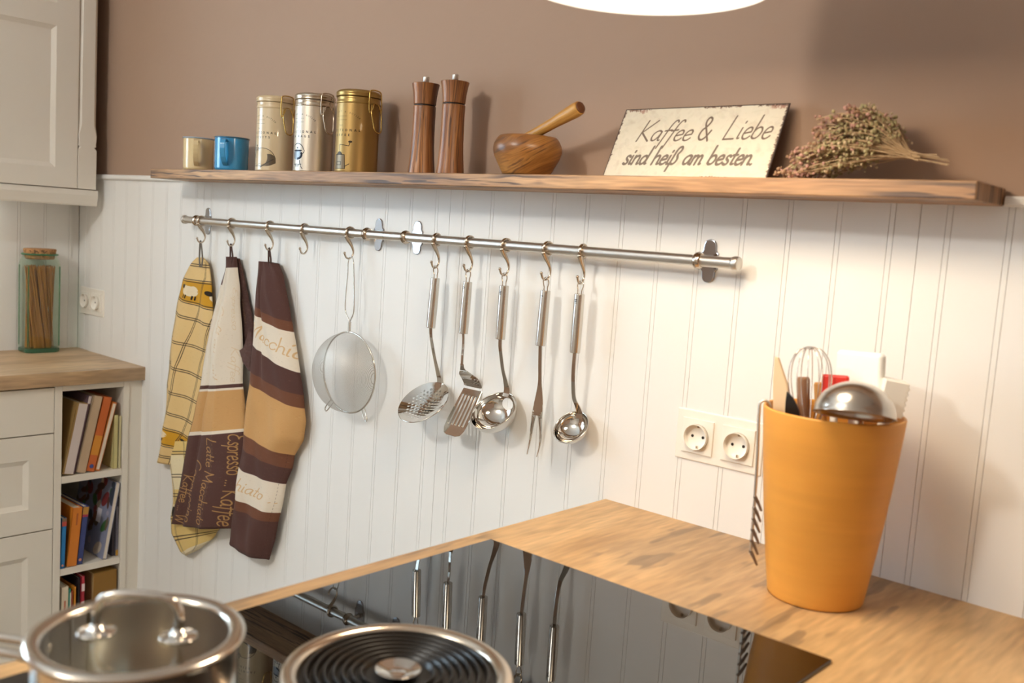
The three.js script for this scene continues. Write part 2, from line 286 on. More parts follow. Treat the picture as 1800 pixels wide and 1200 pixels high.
// a framed front: outer frame, sloping moulding and sunk panel, face towards +x at x = 0
function framedFront(y0, y1, z0, z1, fw, depth = 0.018, sink = 0.007) {
  const s = shapeOf([[z0, y0], [z1, y0], [z1, y1], [z0, y1]]), hole = new THREE.Path([[z0 + fw, y0 + fw], [z1 - fw, y0 + fw], [z1 - fw, y1 - fw], [z0 + fw, y1 - fw]].map((p) => V2(...p)));
  s.holes.push(hole);
  const frame = extrude(s, depth, 0.0012, 2).rotateY(-Math.PI / 2).scale(1, 1, 1);   // shape x -> +z, depth -> -x
  const m = 0.012, pos = [], quad = (a, b, c, d) => pos.push(...a, ...b, ...c, ...a, ...c, ...d);
  const O = [[y0 + fw, z0 + fw], [y0 + fw, z1 - fw], [y1 - fw, z1 - fw], [y1 - fw, z0 + fw]], I = [[y0 + fw + m, z0 + fw + m], [y0 + fw + m, z1 - fw - m], [y1 - fw - m, z1 - fw - m], [y1 - fw - m, z0 + fw + m]];
  for (let k = 0; k < 4; k++) { const j = (k + 1) % 4; quad([-0.001, ...O[k]], [-sink, ...I[k]], [-sink, ...I[j]], [-0.001, ...O[j]]); }
  quad([-sink, ...I[0]], [-sink, ...I[3]], [-sink, ...I[2]], [-sink, ...I[1]]);
  const g = new THREE.BufferGeometry(); g.setAttribute('position', new THREE.Float32BufferAttribute(pos, 3)); g.setAttribute('uv', new THREE.Float32BufferAttribute(new Float32Array(pos.length / 3 * 2), 2)); g.computeVertexNormals();
  return merge([frame, g]);
}
const LX = 0.425;   // front plane of the low cabinets along the left wall
{
  const t = thing('corner_worktop', 'brownish oak worktop in the corner above the bookcase, carrying the spaghetti jar', 'worktop');
  part(t, 'worktop_board', muv(rbox(0.437, 0.037, 1.6, 0.0012, 2), 'z', 0.55).translate(0.0005 + 0.2185, CY - 0.0185, 0.801), M.topCorner);
  const d = thing('drawer_cabinet', 'cream drawer cabinet with framed fronts below the corner worktop', 'cabinet');
  part(d, 'carcass', box(0.03, LX - 0.0195, 0.08, CY - 0.0375, 0.252, 0.85, 0.001), M.cabinet);
  part(d, 'plinth', box(0.035, LX - 0.06, 0.001, 0.08, 0.254, 0.85, 0.001), M.cabinet);
  const dr = (y0, y1, fw) => { const m = part(d, 'drawer', fw ? framedFront(y0, y1, 0.2505, 0.849, fw) : box(-0.018, 0, y0, y1, 0.2505, 0.849, 0.0012), M.cabinet, [LX, 0, 0]); part(m, 'knob', lathe([[0, 0], [0.006, 0], [0.005, 0.012], [0.014, 0.02], [0.012, 0.028], [0, 0.03]], 24).rotateZ(-Math.PI / 2).translate(-0.001, (y0 + y1) / 2, 0.55), M.chrome); };
  dr(0.7475, 0.868, 0); dr(0.4865, 0.7445, 0.064); dr(0.085, 0.4835, 0.064);
  const b = thing('bookcase', 'narrow open cream bookcase with three shelves of books in the corner', 'bookcase'), z0 = 0.0607, z1 = 0.2294, B = [];
  part(b, 'side_panel', box(0.002, LX, 0.02, CY - 0.0375, z1, 0.2493, 0.001), M.cabinet); part(b, 'side_panel', box(0.002, LX, 0.02, CY - 0.0375, 0.045, z0, 0.001), M.cabinet);
  part(b, 'filler_panel', box(LX - 0.02, LX - 0.004, 0.02, CY - 0.0375, 0.002, 0.0445, 0.001), M.cabinet);
  part(b, 'top_panel', box(0.002, LX - 0.0005, 0.8565, CY - 0.0378, z0 + 0.0003, z1 - 0.0003, 0.001), M.cabinet);
  for (const [a, c] of [[0.605, 0.624], [0.3485, 0.367], [0.1, 0.118]]) part(b, 'shelf_board', box(0.01, LX - 0.001, a, c, z0 + 0.0003, z1 - 0.0003, 0.001), M.cabinet);
  part(b, 'back_panel', box(0.003, 0.009, 0.118, 0.856, z0 + 0.0003, z1 - 0.0003, 0), M.cabinet);
}
{ // wall cabinet
  const X = 0.19, t = thing('wall_cabinet', 'cream wall cabinet with framed doors and a carved end post above the spaghetti jar', 'cabinet');
  part(t, 'carcass', box(0.001, X - 0.0185, 1.392, 2.3, 0.039, 0.72, 0.001), M.cabinet);
  const s = shapeOf([[0.0935, 1.3945], [0.72, 1.3945], [0.72, 2.299], [0.0935, 2.299]]);
  for (const [a, b] of [[1.45, 1.833], [1.895, 2.23]]) s.holes.push(new THREE.Path([[0.157, a], [0.655, a], [0.655, b], [0.157, b]].map((p) => V2(...p))));
  const frame = extrude(s, 0.018, 0.0012, 2).rotateY(-Math.PI / 2), ps = [frame];
  for (const [a, b] of [[1.45, 1.833], [1.895, 2.23]]) {
    const m = 0.011, k = 0.008, pos = [], quad = (p, q, r, u) => pos.push(...p, ...q, ...r, ...p, ...r, ...u), O = [[a, 0.157], [a, 0.655], [b, 0.655], [b, 0.157]], I = [[a + m, 0.157 + m], [a + m, 0.655 - m], [b - m, 0.655 - m], [b - m, 0.157 + m]];
    for (let q = 0; q < 4; q++) { const j = (q + 1) % 4; quad([-0.001, ...O[q]], [-k, ...I[q]], [-k, ...I[j]], [-0.001, ...O[j]]); }
    quad([-k, ...I[0]], [-k, ...I[3]], [-k, ...I[2]], [-k, ...I[1]]);
    const g = new THREE.BufferGeometry(); g.setAttribute('position', new THREE.Float32BufferAttribute(pos, 3)); g.setAttribute('uv', new THREE.Float32BufferAttribute(new Float32Array(pos.length / 3 * 2), 2)); g.computeVertexNormals(); ps.push(g);
  }
  const door = part(t, 'door', merge(ps), M.cabinet, [X, 0, 0]);
  part(door, 'knob', lathe([[0, 0], [0.006, 0], [0.005, 0.012], [0.014, 0.02], [0.012, 0.028], [0, 0.03]], 24).rotateZ(-Math.PI / 2).translate(-0.001, 1.5, 0.69), M.chrome);
  // end post: square foot block, a turned notch and a chamfered shaft
  const post = (y0, y1, w, c) => { const a = 0.0655 - w / 2, b = 0.0655 + w / 2, p = shapeOf([[a, 0], [b, 0], [b, 0.016 - c], [b - c, 0.016], [a + c, 0.016], [a, 0.016 - c]]); return new THREE.ExtrudeGeometry(p, { depth: y1 - y0, bevelEnabled: false }).rotateX(-Math.PI / 2).rotateY(Math.PI / 2).scale(1, 1, -1).translate(X - 0.018, y0, 0); };
  const loft = (y0, y1, w0, c0, w1, c1) => { const R = (y, w, c) => { const a = 0.0655 - w / 2, b = 0.0655 + w / 2, x = X - 0.018; return [[x, y, a], [x, y, b], [x + 0.018 - c, y, b], [x + 0.018, y, b - c], [x + 0.018, y, a + c], [x + 0.018 - c, y, a]]; }, A = R(y0, w0, c0), B = R(y1, w1, c1), pos = []; for (let k = 0; k < 6; k++) { const j = (k + 1) % 6; pos.push(...A[k], ...B[k], ...B[j], ...A[k], ...B[j], ...A[j]); } for (let k = 1; k < 5; k++) pos.push(...B[0], ...B[k + 1], ...B[k], ...A[0], ...A[k], ...A[k + 1]); const g = new THREE.BufferGeometry(); g.setAttribute('position', new THREE.Float32BufferAttribute(pos, 3)); g.setAttribute('uv', new THREE.Float32BufferAttribute(new Float32Array(pos.length / 3 * 2), 2)); g.computeVertexNormals(); return g; };
  part(t, 'end_post', merge([loft(1.3945, 1.505, 0.053, 0.001, 0.053, 0.001), loft(1.505, 1.513, 0.053, 0.001, 0.045, 0.005), loft(1.513, 1.5165, 0.045, 0.005, 0.052, 0.002), loft(1.5165, 1.522, 0.052, 0.002, 0.05, 0.003), loft(1.522, 1.545, 0.05, 0.002, 0.053, 0.001), loft(1.545, 1.575, 0.053, 0.001, 0.053, 0.009), loft(1.575, 2.299, 0.053, 0.009, 0.053, 0.009)]), M.cabinet);
  const cor = extrude(shapeOf([[0, 0.045], [0.019, 0.045], [0.02, 0.03], [0.016, 0.014], [0.014, 0.004], [0.012, 0], [0, 0]]), 0.687, 0.0006, 1);
  part(t, 'light_rail', cor.translate(X - 0.019, 1.347, 0.033), M.cabinet);
  part(t, 'bottom_panel', box(0.001, X - 0.019, 1.38, 1.392, 0.039, 0.72, 0), M.cabinet);
  const u = thing('cabinet_light', 'small round lamp fixed underneath the wall cabinet', 'lamp', [UNDER_LAMP.x, 1.38, UNDER_LAMP.z]);
  part(u, 'housing', lathe([[0, -0.001], [0.034, -0.001], [0.034, -0.01], [0.03, -0.012], [0.03, -0.006], [0, -0.006]], 32), M.steel);
  part(u, 'diffuser', new THREE.CylinderGeometry(0.029, 0.029, 0.003, 32).translate(0, -0.009, 0), new THREE.MeshStandardMaterial({ color: 0xffffff, emissive: new THREE.Color(1, 0.92, 0.75), emissiveIntensity: 4 }));
  const l = new THREE.RectAreaLight(new THREE.Color(...UNDER_LAMP.color), UNDER_LAMP.power, 0.04, 0.04); l.name = 'cabinet_lamp_light'; l.position.set(UNDER_LAMP.x, 1.3665, UNDER_LAMP.z); l.rotation.x = -Math.PI / 2; scene.add(l);
}
{ // hob with extractor
  const t = thing('glass_hob', 'black glass hob mirroring the hanging ladles, set into the oak worktop', 'hob');
  part(t, 'glass_plate', rbox(0.512, 0.0038, 0.76, 0.0014, 2).translate(2.3252, CY + 0.0021, 0.3342 + 0.38), M.blackGlass);
  const e = thing('hob_extractor', 'round steel extractor inlet with black concentric rings in the middle of the hob', 'extractor', [2.305, CY + 0.0042, 0.722]);
  part(e, 'outer_ring', lathe([[0.098, 0], [0.1135, 0], [0.1142, 0.0025], [0.1115, 0.0075], [0.105, 0.0095], [0.0985, 0.0075], [0.0955, 0.002], [0.0955, 0.0002], [0.098, 0]], 96), std(0xcdbfae, 0.2, { metalness: 1 }));
  part(e, 'sump', lathe([[0, 0], [0.095, 0], [0.095, 0.0012], [0, 0.0012]], 48), M.black);
  for (let k = 0; k < 7; k++) { const r = 0.0885 - k * 0.0088; part(e, 'grille_ring', lathe([[r - 0.003, 0.0013], [r - 0.0008, 0.0013], [r + 0.0016, 0.0078 - k * 0.0003], [r + 0.0008, 0.0088 - k * 0.0003], [r - 0.0006, 0.008 - k * 0.0003], [r - 0.003, 0.0013]], 80), M.blackPlastic); }
  part(e, 'hub', lathe([[0, 0.0013], [0.013, 0.0013], [0.0135, 0.003], [0.0215, 0.0072], [0.023, 0.0084], [0.0222, 0.0092], [0.0135, 0.0054], [0.0085, 0.0042], [0.0075, 0.005], [0, 0.0058]], 64), M.chrome);
}
// ------------------------------------------------------------------ rails, hooks and what hangs from them
const RAIL = { y: 1.33, z: 0.0387, r: 0.0088 };
function railThing(label, x0, x1, capAt, brackets) {
  const t = thing('utensil_rail', label, 'rail', [0, RAIL.y, RAIL.z]);
  part(t, 'tube', new THREE.CylinderGeometry(RAIL.r, RAIL.r, x1 - x0, 32).rotateZ(Math.PI / 2).translate((x0 + x1) / 2, 0, 0), M.steel);
  const s = capAt === x0 ? -1 : 1;
  part(t, 'end_cap', lathe([[0, -0.001], [RAIL.r + 0.0012, -0.001], [RAIL.r + 0.0022, 0.002], [RAIL.r + 0.0022, 0.008], [RAIL.r + 0.001, 0.0105], [0, 0.011]], 32).rotateZ(-s * Math.PI / 2).translate(capAt - s * 0.006, 0, 0), M.steel);
  for (const x of brackets) {
    const b = grp(t, 'bracket', [x, 0, 0]), q = new THREE.Shape();
    const H = 0.034, W = 0.0158, w = 0.0118;   // tall plate with a lobe above and below square shoulders
    q.moveTo(-W, -0.013); q.lineTo(-W, 0.013); q.quadraticCurveTo(-w - 0.0005, 0.014, -w, 0.019); q.quadraticCurveTo(-w, H, 0, H); q.quadraticCurveTo(w, H, w, 0.019); q.quadraticCurveTo(w + 0.0005, 0.014, W, 0.013);
    q.lineTo(W, -0.013); q.quadraticCurveTo(w + 0.0005, -0.014, w, -0.019); q.quadraticCurveTo(w, -H, 0, -H); q.quadraticCurveTo(-w, -H, -w, -0.019); q.quadraticCurveTo(-w - 0.0005, -0.014, -W, -0.013);
    part(b, 'wall_plate', extrude(q, 0.0085, 0.0018, 3).translate(0, 0, -RAIL.z + 0.0003), M.plate);
    part(b, 'arm', lathe([[0.0035, 0], [0.0062, 0], [0.0048, 0.003], [0.0036, 0.01], [0.0036, 0.02], [0, 0.02]], 24).rotateX(Math.PI / 2).translate(0, 0, -RAIL.z + 0.0082), M.nickel);
    part(b, 'collar', lathe([[RAIL.r, -0.0062], [0.0112, -0.006], [0.0126, -0.0036], [0.0118, -0.0018], [0.0138, 0], [0.0118, 0.0018], [0.0126, 0.0036], [0.0112, 0.006], [RAIL.r, 0.0062]], 32).rotateZ(Math.PI / 2), M.nickel);
  }
}
railThing('steel utensil rail carrying the towels and the sieve', 0.6846, 1.4655, 0.6846, [0.7416, 1.4068]);
railThing('steel utensil rail carrying the slotted spoon, ladles and fork', 1.4663, 2.2602, 2.2602, [1.526, 2.1955]);
const HOOKS = [[0.766, 'S hook holding the yellow sheep towel'], [0.902, 'S hook holding the cream and brown coffee towel'], [1.061, 'S hook holding the broad striped brown towel'], [1.193, 'empty S hook between the striped towel and the sieve'], [1.352, 'S hook holding the wire sieve'],
  [1.615, 'S hook holding the perforated skimmer'], [1.704, 'S hook holding the slotted turner'], [1.796, 'S hook holding the big soup ladle'], [1.894, 'S hook holding the two-pronged carving fork'], [1.971, 'S hook holding the small sauce ladle']];
{
  const first = thing('utensil_hook', '', 'hook', [0, RAIL.y, RAIL.z], 0, 'S hooks on the utensil rails');
  part(first, 'ring', new THREE.TorusGeometry(0.0113, 0.0023, 12, 36).rotateY(Math.PI / 2).scale(1.5, 1, 1), M.nickel);
  part(first, 'shank', tube([[0, -0.008, 0.009], [0, -0.017, 0.003], [0, -0.026, -0.004], [0, -0.037, -0.0092], [0, -0.046, -0.0085], [0, -0.0525, -0.004], [0, -0.0545, 0.002], [0, -0.051, 0.0082], [0, -0.0445, 0.0115]], (t) => lerp(0.0047, 0.002, sstep(0, 0.6, t)), 48, 10), M.nickel);
  part(first, 'tip', new THREE.SphereGeometry(0.0029, 14, 10).translate(0, -0.0432, 0.0118), M.nickel);
  HOOKS.forEach(([x, label], i) => { const h = i ? first.clone() : first; if (i) { h.name = numbered('utensil_hook'); h.userData = { ...first.userData }; scene.add(h); } h.position.x = x; h.rotation.y = rr(-0.12, 0.12); h.userData.label = label; });
}
const HB = RAIL.y - 0.0525;   // where loops hang in the hooks
function utensil(name, x, label, category, lean = 0) {
  const t = thing(name, label, category, [x, HB, RAIL.z - 0.001]); t.rotation.x = 0; t.rotation.z = lean;
  return t;
}
const at = (y, z) => [y - HB, z - RAIL.z + 0.001];   // a measured height and depth in a utensil's own axes
function grip(t, y0, y1, z0, z1) {   // tubular handle and the wire eye above it
  const a = at(y0, z0), b = at(y1, z1), L = Math.hypot(a[0] - b[0], a[1] - b[1]), ang = Math.atan2(b[1] - a[1], a[0] - b[0]);
  const g = lathe([[0, 0], [0.0082, 0], [0.0089, 0.0012], [0.0093, L * 0.5], [0.0089, L - 0.0012], [0.0082, L], [0, L]], 32).rotateX(-ang).translate(0, b[0], b[1]);
  const h = part(t, 'handle', g, M.satin);
  part(t, 'hanging_eye', tube([[-0.0042, a[0] - 0.002, a[1]], [-0.0042, a[0] + 0.006, a[1]], [-0.0062, a[0] + 0.014, a[1] * 0.6], [-0.004, 0.0006, 0.0005], [0, 0.0024, 0], [0.004, 0.0006, 0.0005], [0.0062, a[0] + 0.014, a[1] * 0.6], [0.0042, a[0] + 0.006, a[1]], [0.0042, a[0] - 0.002, a[1]]], 0.0011, 48, 8), M.nickel);
  for (const [dx, dy, w, hh] of [[0.0006, 0, 0.0042, 0.0012], [-0.0008, -0.0028, 0.0036, 0.0014], [0.0009, -0.0055, 0.003, 0.0012]])
    part(h, 'maker_mark', new THREE.CylinderGeometry(0.00925, 0.00925, hh, 8, 1, true, Math.atan2(dx, 1) * 30 - w * 60, w * 120).rotateX(-ang).translate(0, a[0] - 0.01 + dy, a[1] + 0.0002), M.black);
}
const stemBar = (t, pts, w, th) => part(t, 'stem', bar(pts.map((p) => at(...p)), w, th), M.polished);
function bowl(R, depth, th, n = 14) {   // open bowl about +z, rim in the plane z = 0
  const out = [], inn = [];
  for (let i = 0; i <= n; i++) { const a = (i / n) * Math.PI / 2; out.push([R * Math.sin(a), -depth * Math.cos(a)]); inn.push([(R - th) * Math.sin(a), -(depth - th) * Math.cos(a)]); }
  return lathe([...out, [R + 0.0012, 0.0006], [R, 0.0012], ...inn.reverse()], 64).rotateX(Math.PI / 2);
}
{ // skimmer
  const t = utensil('skimmer', 1.615, 'steel skimmer with a round perforated disc hanging from the rail', 'skimmer'); grip(t, 1.256, 1.1585, 0.0365, 0.0415);
  stemBar(t, [[1.161, 0.0415], [1.143, 0.0395], [1.12, 0.033], [1.097, 0.0255], [1.072, 0.016], [1.053, 0.009], [1.046, 0.0085]], (k) => lerp(0.008, 0.0135, sstep(0.5, 1, k)), () => 0.0022);
  const R = 0.0545, s = new THREE.Shape(); s.absarc(0, 0, R, 0, Math.PI * 2);
  for (let i = -5; i <= 5; i++) for (let j = -5; j <= 5; j++) { const hx = i * 0.0085 + (j & 1) * 0.00425, hy = j * 0.0074; if (Math.hypot(hx, hy) < 0.041) { const p = new THREE.Path(); p.absarc(hx, hy, 0.00235, 0, Math.PI * 2, true); s.holes.push(p); } }
  const g = new THREE.ExtrudeGeometry(s, { depth: 0.0011, bevelEnabled: false, curveSegments: 10 }), p = g.attributes.position, nn = g.attributes.normal;
  for (let i = 0; i < p.count; i++) { const X = p.getX(i), Y = p.getY(i), r = Math.hypot(X, Y) / R; p.setZ(i, p.getZ(i) + 0.011 * (r * r - 1)); if (Math.abs(nn.getZ(i)) > 0.5) { const q = V3(-0.022 * X / (R * R), -0.022 * Y / (R * R), 1).normalize().multiplyScalar(Math.sign(nn.getZ(i))); nn.setXYZ(i, q.x, q.y, q.z); } }
  const c = at(1.0125, 0.0495), dg = part(t, 'perforated_disc', g, M.polished, [0, c[0], c[1]], [-0.877, 0, 0]);
  part(dg, 'rim', new THREE.TorusGeometry(R, 0.0011, 8, 72), M.polished);
}
{ // slotted turner
  const t = utensil('slotted_turner', 1.704, 'steel slotted turner with a bent blade hanging from the rail', 'spatula'); grip(t, 1.256, 1.158, 0.038, 0.0415);
  stemBar(t, [[1.161, 0.0415], [1.143, 0.0395], [1.115, 0.0398], [1.097, 0.0395]], () => 0.0062, () => 0.0022);
  part(t, 'neck', bar([[1.1, 0.0397], [1.091, 0.0375], [1.082, 0.029], [1.071, 0.0165], [1.057, 0.0065], [1.0475, 0.0045]].map((q) => at(...q)), (k) => lerp(0.009, 0.049, sstep(0.05, 0.55, k)), () => 0.0014, 40), M.polished);
  const s = shapeOf([[-0.0245, 0], [0.0245, 0], [0.028, -0.07], [0.027, -0.086], [0.0215, -0.0965], [0.012, -0.1], [-0.012, -0.1], [-0.0215, -0.0965], [-0.027, -0.086], [-0.028, -0.07]]);
  for (let k = 0; k < 5; k++) { const x = (k - 2) * 0.0088, h = new THREE.Path(); h.absarc(x, -0.015, 0.0021, 0, Math.PI, false); h.absarc(x * 1.06, -0.077, 0.0021, Math.PI, Math.PI * 2, false); h.closePath(); s.holes.push(h); }
  const c = at(1.048, 0.0045); part(t, 'blade', extrude(s, 0.0013, 0.0003, 1), M.polished, [0, c[0], c[1]], [-0.56, 0, 0]);
}
{ // big ladle
  const t = utensil('soup_ladle', 1.796, 'big steel soup ladle hanging beside the slotted turner', 'ladle'); grip(t, 1.257, 1.1585, 0.0375, 0.0385);
  stemBar(t, [[1.161, 0.0385], [1.144, 0.037], [1.12, 0.031], [1.101, 0.0255], [1.08, 0.0165], [1.062, 0.0105], [1.05, 0.0135]], (k) => lerp(0.008, 0.015, sstep(0.55, 1, k)), () => 0.0022);
  const c = at(1.0265, 0.0445); part(t, 'bowl', bowl(0.0455, 0.036, 0.0012), M.polished, [0, c[0], c[1]], [-0.85, 0, 0]);
}
{ // carving fork
  const t = utensil('carving_fork', 1.894, 'steel carving fork with two long prongs hanging from the rail', 'fork'); grip(t, 1.257, 1.1595, 0.037, 0.041);
  stemBar(t, [[1.162, 0.041], [1.126, 0.038], [1.09, 0.0345], [1.065, 0.034], [1.034, 0.036]], (k) => lerp(0.0075, 0.024, sstep(0.45, 1, k)), (k) => 0.0024);
  for (const s of [-1, 1]) part(t, 'prong', bar([[1.037, 0.0358], [1.02, 0.0362], [1.0, 0.036], [0.98, 0.038], [0.962, 0.043]].map((q) => at(...q)), (k) => lerp(0.0104, 0.0014, Math.pow(k, 0.8)), (k) => lerp(0.0024, 0.0012, k), 30, (k) => s * (0.0067 + 0.0052 * Math.sin(k * 2.0))), M.polished);
}
{ // small ladle
  const t = utensil('sauce_ladle', 1.971, 'small steel sauce ladle hanging last on the rail beside the fork', 'ladle'); grip(t, 1.258, 1.157, 0.0395, 0.0405);
  stemBar(t, [[1.16, 0.0405], [1.127, 0.0405], [1.1, 0.038], [1.077, 0.0325], [1.06, 0.02], [1.047, 0.0135], [1.04, 0.0145]], (k) => lerp(0.008, 0.0135, sstep(0.55, 1, k)), () => 0.0022);
  const c = at(1.0275, 0.0355); part(t, 'bowl', bowl(0.0325, 0.0225, 0.0011), M.polished, [0, c[0], c[1]], [-0.72, 0, 0]);
}
{ // sieve
  const t = utensil('wire_sieve', 1.352, 'round wire mesh sieve with a long wire handle hanging from the rail', 'sieve');
  const R = 0.0862, cx = 0.018, cy = 1.0345 - HB, cz = 0.002, top = cy + R;
  part(t, 'handle', tube([[0.0125, top + 0.012, cz], [0.012, top + 0.022, cz], [-0.002, top + 0.042, cz], [-0.0045, top + 0.07, cz], [-0.0035, -0.03, 0], [-0.0035, -0.008, 0], [0.001, 0.001, 0], [0.009, 0.0006, 0], [0.0135, -0.008, 0], [0.0165, -0.03, 0], [0.024, top + 0.07, cz], [0.0245, top + 0.042, cz], [0.0145, top + 0.022, cz], [0.014, top + 0.012, cz]], 0.0014, 120, 8), M.chrome);
  part(t, 'ferrule', new THREE.CylinderGeometry(0.0034, 0.0034, 0.024, 16).translate(0.0133, top + 0.01, cz), M.steel);
  part(t, 'rim', new THREE.TorusGeometry(R, 0.0021, 10, 96).translate(cx, cy, cz), M.chrome);
  const wires = canvasTex(256, 256, (x) => { x.fillStyle = '#000'; x.fillRect(0, 0, 256, 256); x.strokeStyle = '#fff'; x.lineWidth = 8; for (let k = 0; k < 8; k++) { const q = k * 32 + 16; x.beginPath(); x.moveTo(q, 0); x.lineTo(q, 256); x.moveTo(0, q); x.lineTo(256, q); x.stroke(); } });
  wires.colorSpace = THREE.NoColorSpace; wires.wrapS = wires.wrapT = THREE.RepeatWrapping;
  const mesh = std(0xbdb8b0, 0.5, { metalness: 0.6, alphaMap: wires, transparent: true, side: THREE.DoubleSide });
  const g = grid((u, v) => { const a = u * Math.PI * 2, k = v * Math.PI / 2, r = R * Math.pow(Math.sin(k), 0.85), x = r * Math.cos(a), y = r * Math.sin(a); return [cx + x, cy + y, cz + 0.068 * Math.cos(k), x / 0.0088, y / 0.0088]; }, 72, 24);
  part(t, 'mesh_bowl', g, mesh);
  for (const a of [-0.92, -2.2]) { const c = Math.cos(a), s = Math.sin(a), P = (r, w, z) => [cx + r * c - w * s, cy + r * s + w * c, cz + z]; part(t, 'rest_lug', tube([P(R + 0.001, 0.005, 0), P(R + 0.016, 0.005, 0.003), P(R + 0.027, 0.0035, 0.004), P(R + 0.03, 0, 0.004), P(R + 0.027, -0.0035, 0.004), P(R + 0.016, -0.005, 0.003), P(R + 0.001, -0.005, 0)], 0.0014, 40, 8), M.chrome); }
}
// ------------------------------------------------------------------ towels
// rows: [left x, left y, right x, right y] of the front, top to bottom; depth(s, t): how far the front stands off
function towelRows(rows) {
  const T = [0]; for (let i = 1; i < rows.length; i++) T.push(T[i - 1] + Math.hypot((rows[i][0] + rows[i][2] - rows[i - 1][0] - rows[i - 1][2]) / 2, (rows[i][1] + rows[i][3] - rows[i - 1][1] - rows[i - 1][3]) / 2) + 1e-4);
  const L = T.at(-1), N = T.map((t) => t / L);
  const row = (t) => { let i = 0; while (i < N.length - 2 && N[i + 1] < t) i++; const k = clamp((t - N[i]) / (N[i + 1] - N[i]), 0, 1); return rows[i].map((q, c) => lerp(q, rows[i + 1][c], k)); };
  const rowV = (r) => { const i = Math.min(Math.floor(r), N.length - 2); return lerp(N[i], N[i + 1], r - i); };
  return { row, rowV };
}
function clothGeo(rows, front, back, nu = 40, nv = 90) {
  const { row } = towelRows(rows);
  return grid((u, v) => {
    const t = Math.min(v * 1.02, 1), close = v * 1.02 > 1.0001 ? 1 : 0, f = u < 0.5, s = f ? u * 2 : 2 - u * 2, r = row(t), zf = front(s, t), zb = back(s, t), e = Math.pow(Math.abs(2 * s - 1), 6), mid = (zf + zb) / 2;
    let z = f ? lerp(zf, mid, e * 0.9) : lerp(zb, mid, e * 0.9); if (close) z = mid;
    const w = 0.0008 * Math.sin(t * 47 + s * 9);
    return [lerp(r[0], r[2], s) + w, lerp(r[1], r[3], s), z, 0.01 + s * 0.98, 1 - t];
  }, nu * 2, nv, true);
}
const clothMat = (tex, o = {}) => phys(0xffffff, 0.92, { map: tex, bumpMap: rep(clothBump, 3, 6), bumpScale: 0.0003, sheen: 0.3, sheenRoughness: 0.6, sheenColor: new THREE.Color(0.5, 0.45, 0.4), side: THREE.DoubleSide, ...o });
const T1 = [[0.717, 1.236, 0.739, 1.237], [0.696, 1.226, 0.767, 1.229], [0.682, 1.216, 0.778, 1.216], [0.647, 1.175, 0.788, 1.176], [0.627, 1.125, 0.8, 1.111], [0.609, 1.084, 0.81, 1.069], [0.589, 1.013, 0.822, 1.0], [0.58, 0.946, 0.822, 0.922], [0.574, 0.879, 0.815, 0.854], [0.571, 0.822, 0.808, 0.792], [0.564, 0.78, 0.799, 0.747], [0.563, 0.731, 0.785, 0.71], [0.542, 0.67, 0.768, 0.669]];
const T1b = [[0.58, 0.728, 0.753, 0.762], [0.605, 0.67, 0.756, 0.702], [0.622, 0.618, 0.759, 0.649], [0.628, 0.572, 0.789, 0.611], [0.615, 0.518, 0.853, 0.589], [0.621, 0.478, 0.857, 0.554], [0.67, 0.438, 0.827, 0.519], [0.697, 0.437, 0.774, 0.482]];
const T2 = [[0.876, 1.248, 0.91, 1.25], [0.875, 1.22, 0.917, 1.225], [0.857, 1.178, 0.93, 1.177], [0.83, 1.105, 0.94, 1.123], [0.798, 1.015, 0.953, 1.035], [0.779, 0.908, 0.961, 0.942], [0.775, 0.897, 0.964, 0.933], [0.734, 0.784, 0.98, 0.839], [0.729, 0.773, 0.981, 0.832], [0.707, 0.671, 0.983, 0.752], [0.676, 0.587, 0.968, 0.671], [0.656, 0.518, 0.946, 0.579]];
const T2b = [[0.87, 1.247, 0.905, 1.245], [0.88, 1.214, 0.922, 1.217], [0.895, 1.167, 0.942, 1.171], [0.905, 1.112, 0.965, 1.118], [0.913, 1.078, 0.977, 1.08], [0.929, 1.059, 0.968, 1.063], [0.935, 0.99, 0.956, 1.02]];
const T3 = [[1.021, 1.247, 1.074, 1.245], [1.018, 1.219, 1.1, 1.219], [1.014, 1.142, 1.14, 1.117], [1.013, 1.123, 1.148, 1.094], [1.01, 1.049, 1.181, 1.004], [1.007, 0.985, 1.193, 0.955], [1.004, 0.957, 1.201, 0.925], [0.997, 0.916, 1.209, 0.899], [0.991, 0.866, 1.2, 0.851], [0.986, 0.83, 1.168, 0.81], [0.983, 0.793, 1.161, 0.777], [0.971, 0.744, 1.144, 0.737], [0.964, 0.664, 1.126, 0.663], [0.958, 0.638, 1.119, 0.64], [0.951, 0.594, 1.106, 0.592], [0.941, 0.542, 1.084, 0.536]];
const T3b = [[0.99, 1.077, 1.006, 1.079], [0.966, 1.036, 1.011, 1.042], [0.947, 1.025, 1.012, 1.028], [0.966, 0.999, 0.999, 1.001], [0.993, 0.981, 1.005, 0.983]];
const BROWN = '#54352f', BROWN2 = '#704530', CREAM = '#e6d9c6', TAN = '#c99a62', PRINT = '#d6b182';
function weave(x, w, h, a = 0.05) { for (let k = 0; k < 2600; k++) { x.fillStyle = `rgba(${k & 1 ? '255,245,225' : '40,20,10'},${a * rnd()})`; x.fillRect(rnd() * w, rnd() * h, 2 + rnd() * 14, 1 + rnd() * 2); } }
const topLoop = (t, x, y0, z0, color, half = 0.0045) => part(t, 'hanging_loop', mergeGeometries([-1, 1].map((s) => tube([[x + s * half * 0.6, y0 - 0.012, z0], [x + s * half, y0 + 0.006, z0], [x + s * half * 0.8, (y0 + HB) / 2, 0.037], [x + s * 0.0015, HB - 0.001, RAIL.z], [x, HB + 0.0022, RAIL.z]], 0.0021, 24, 8))), std(color, 0.9));
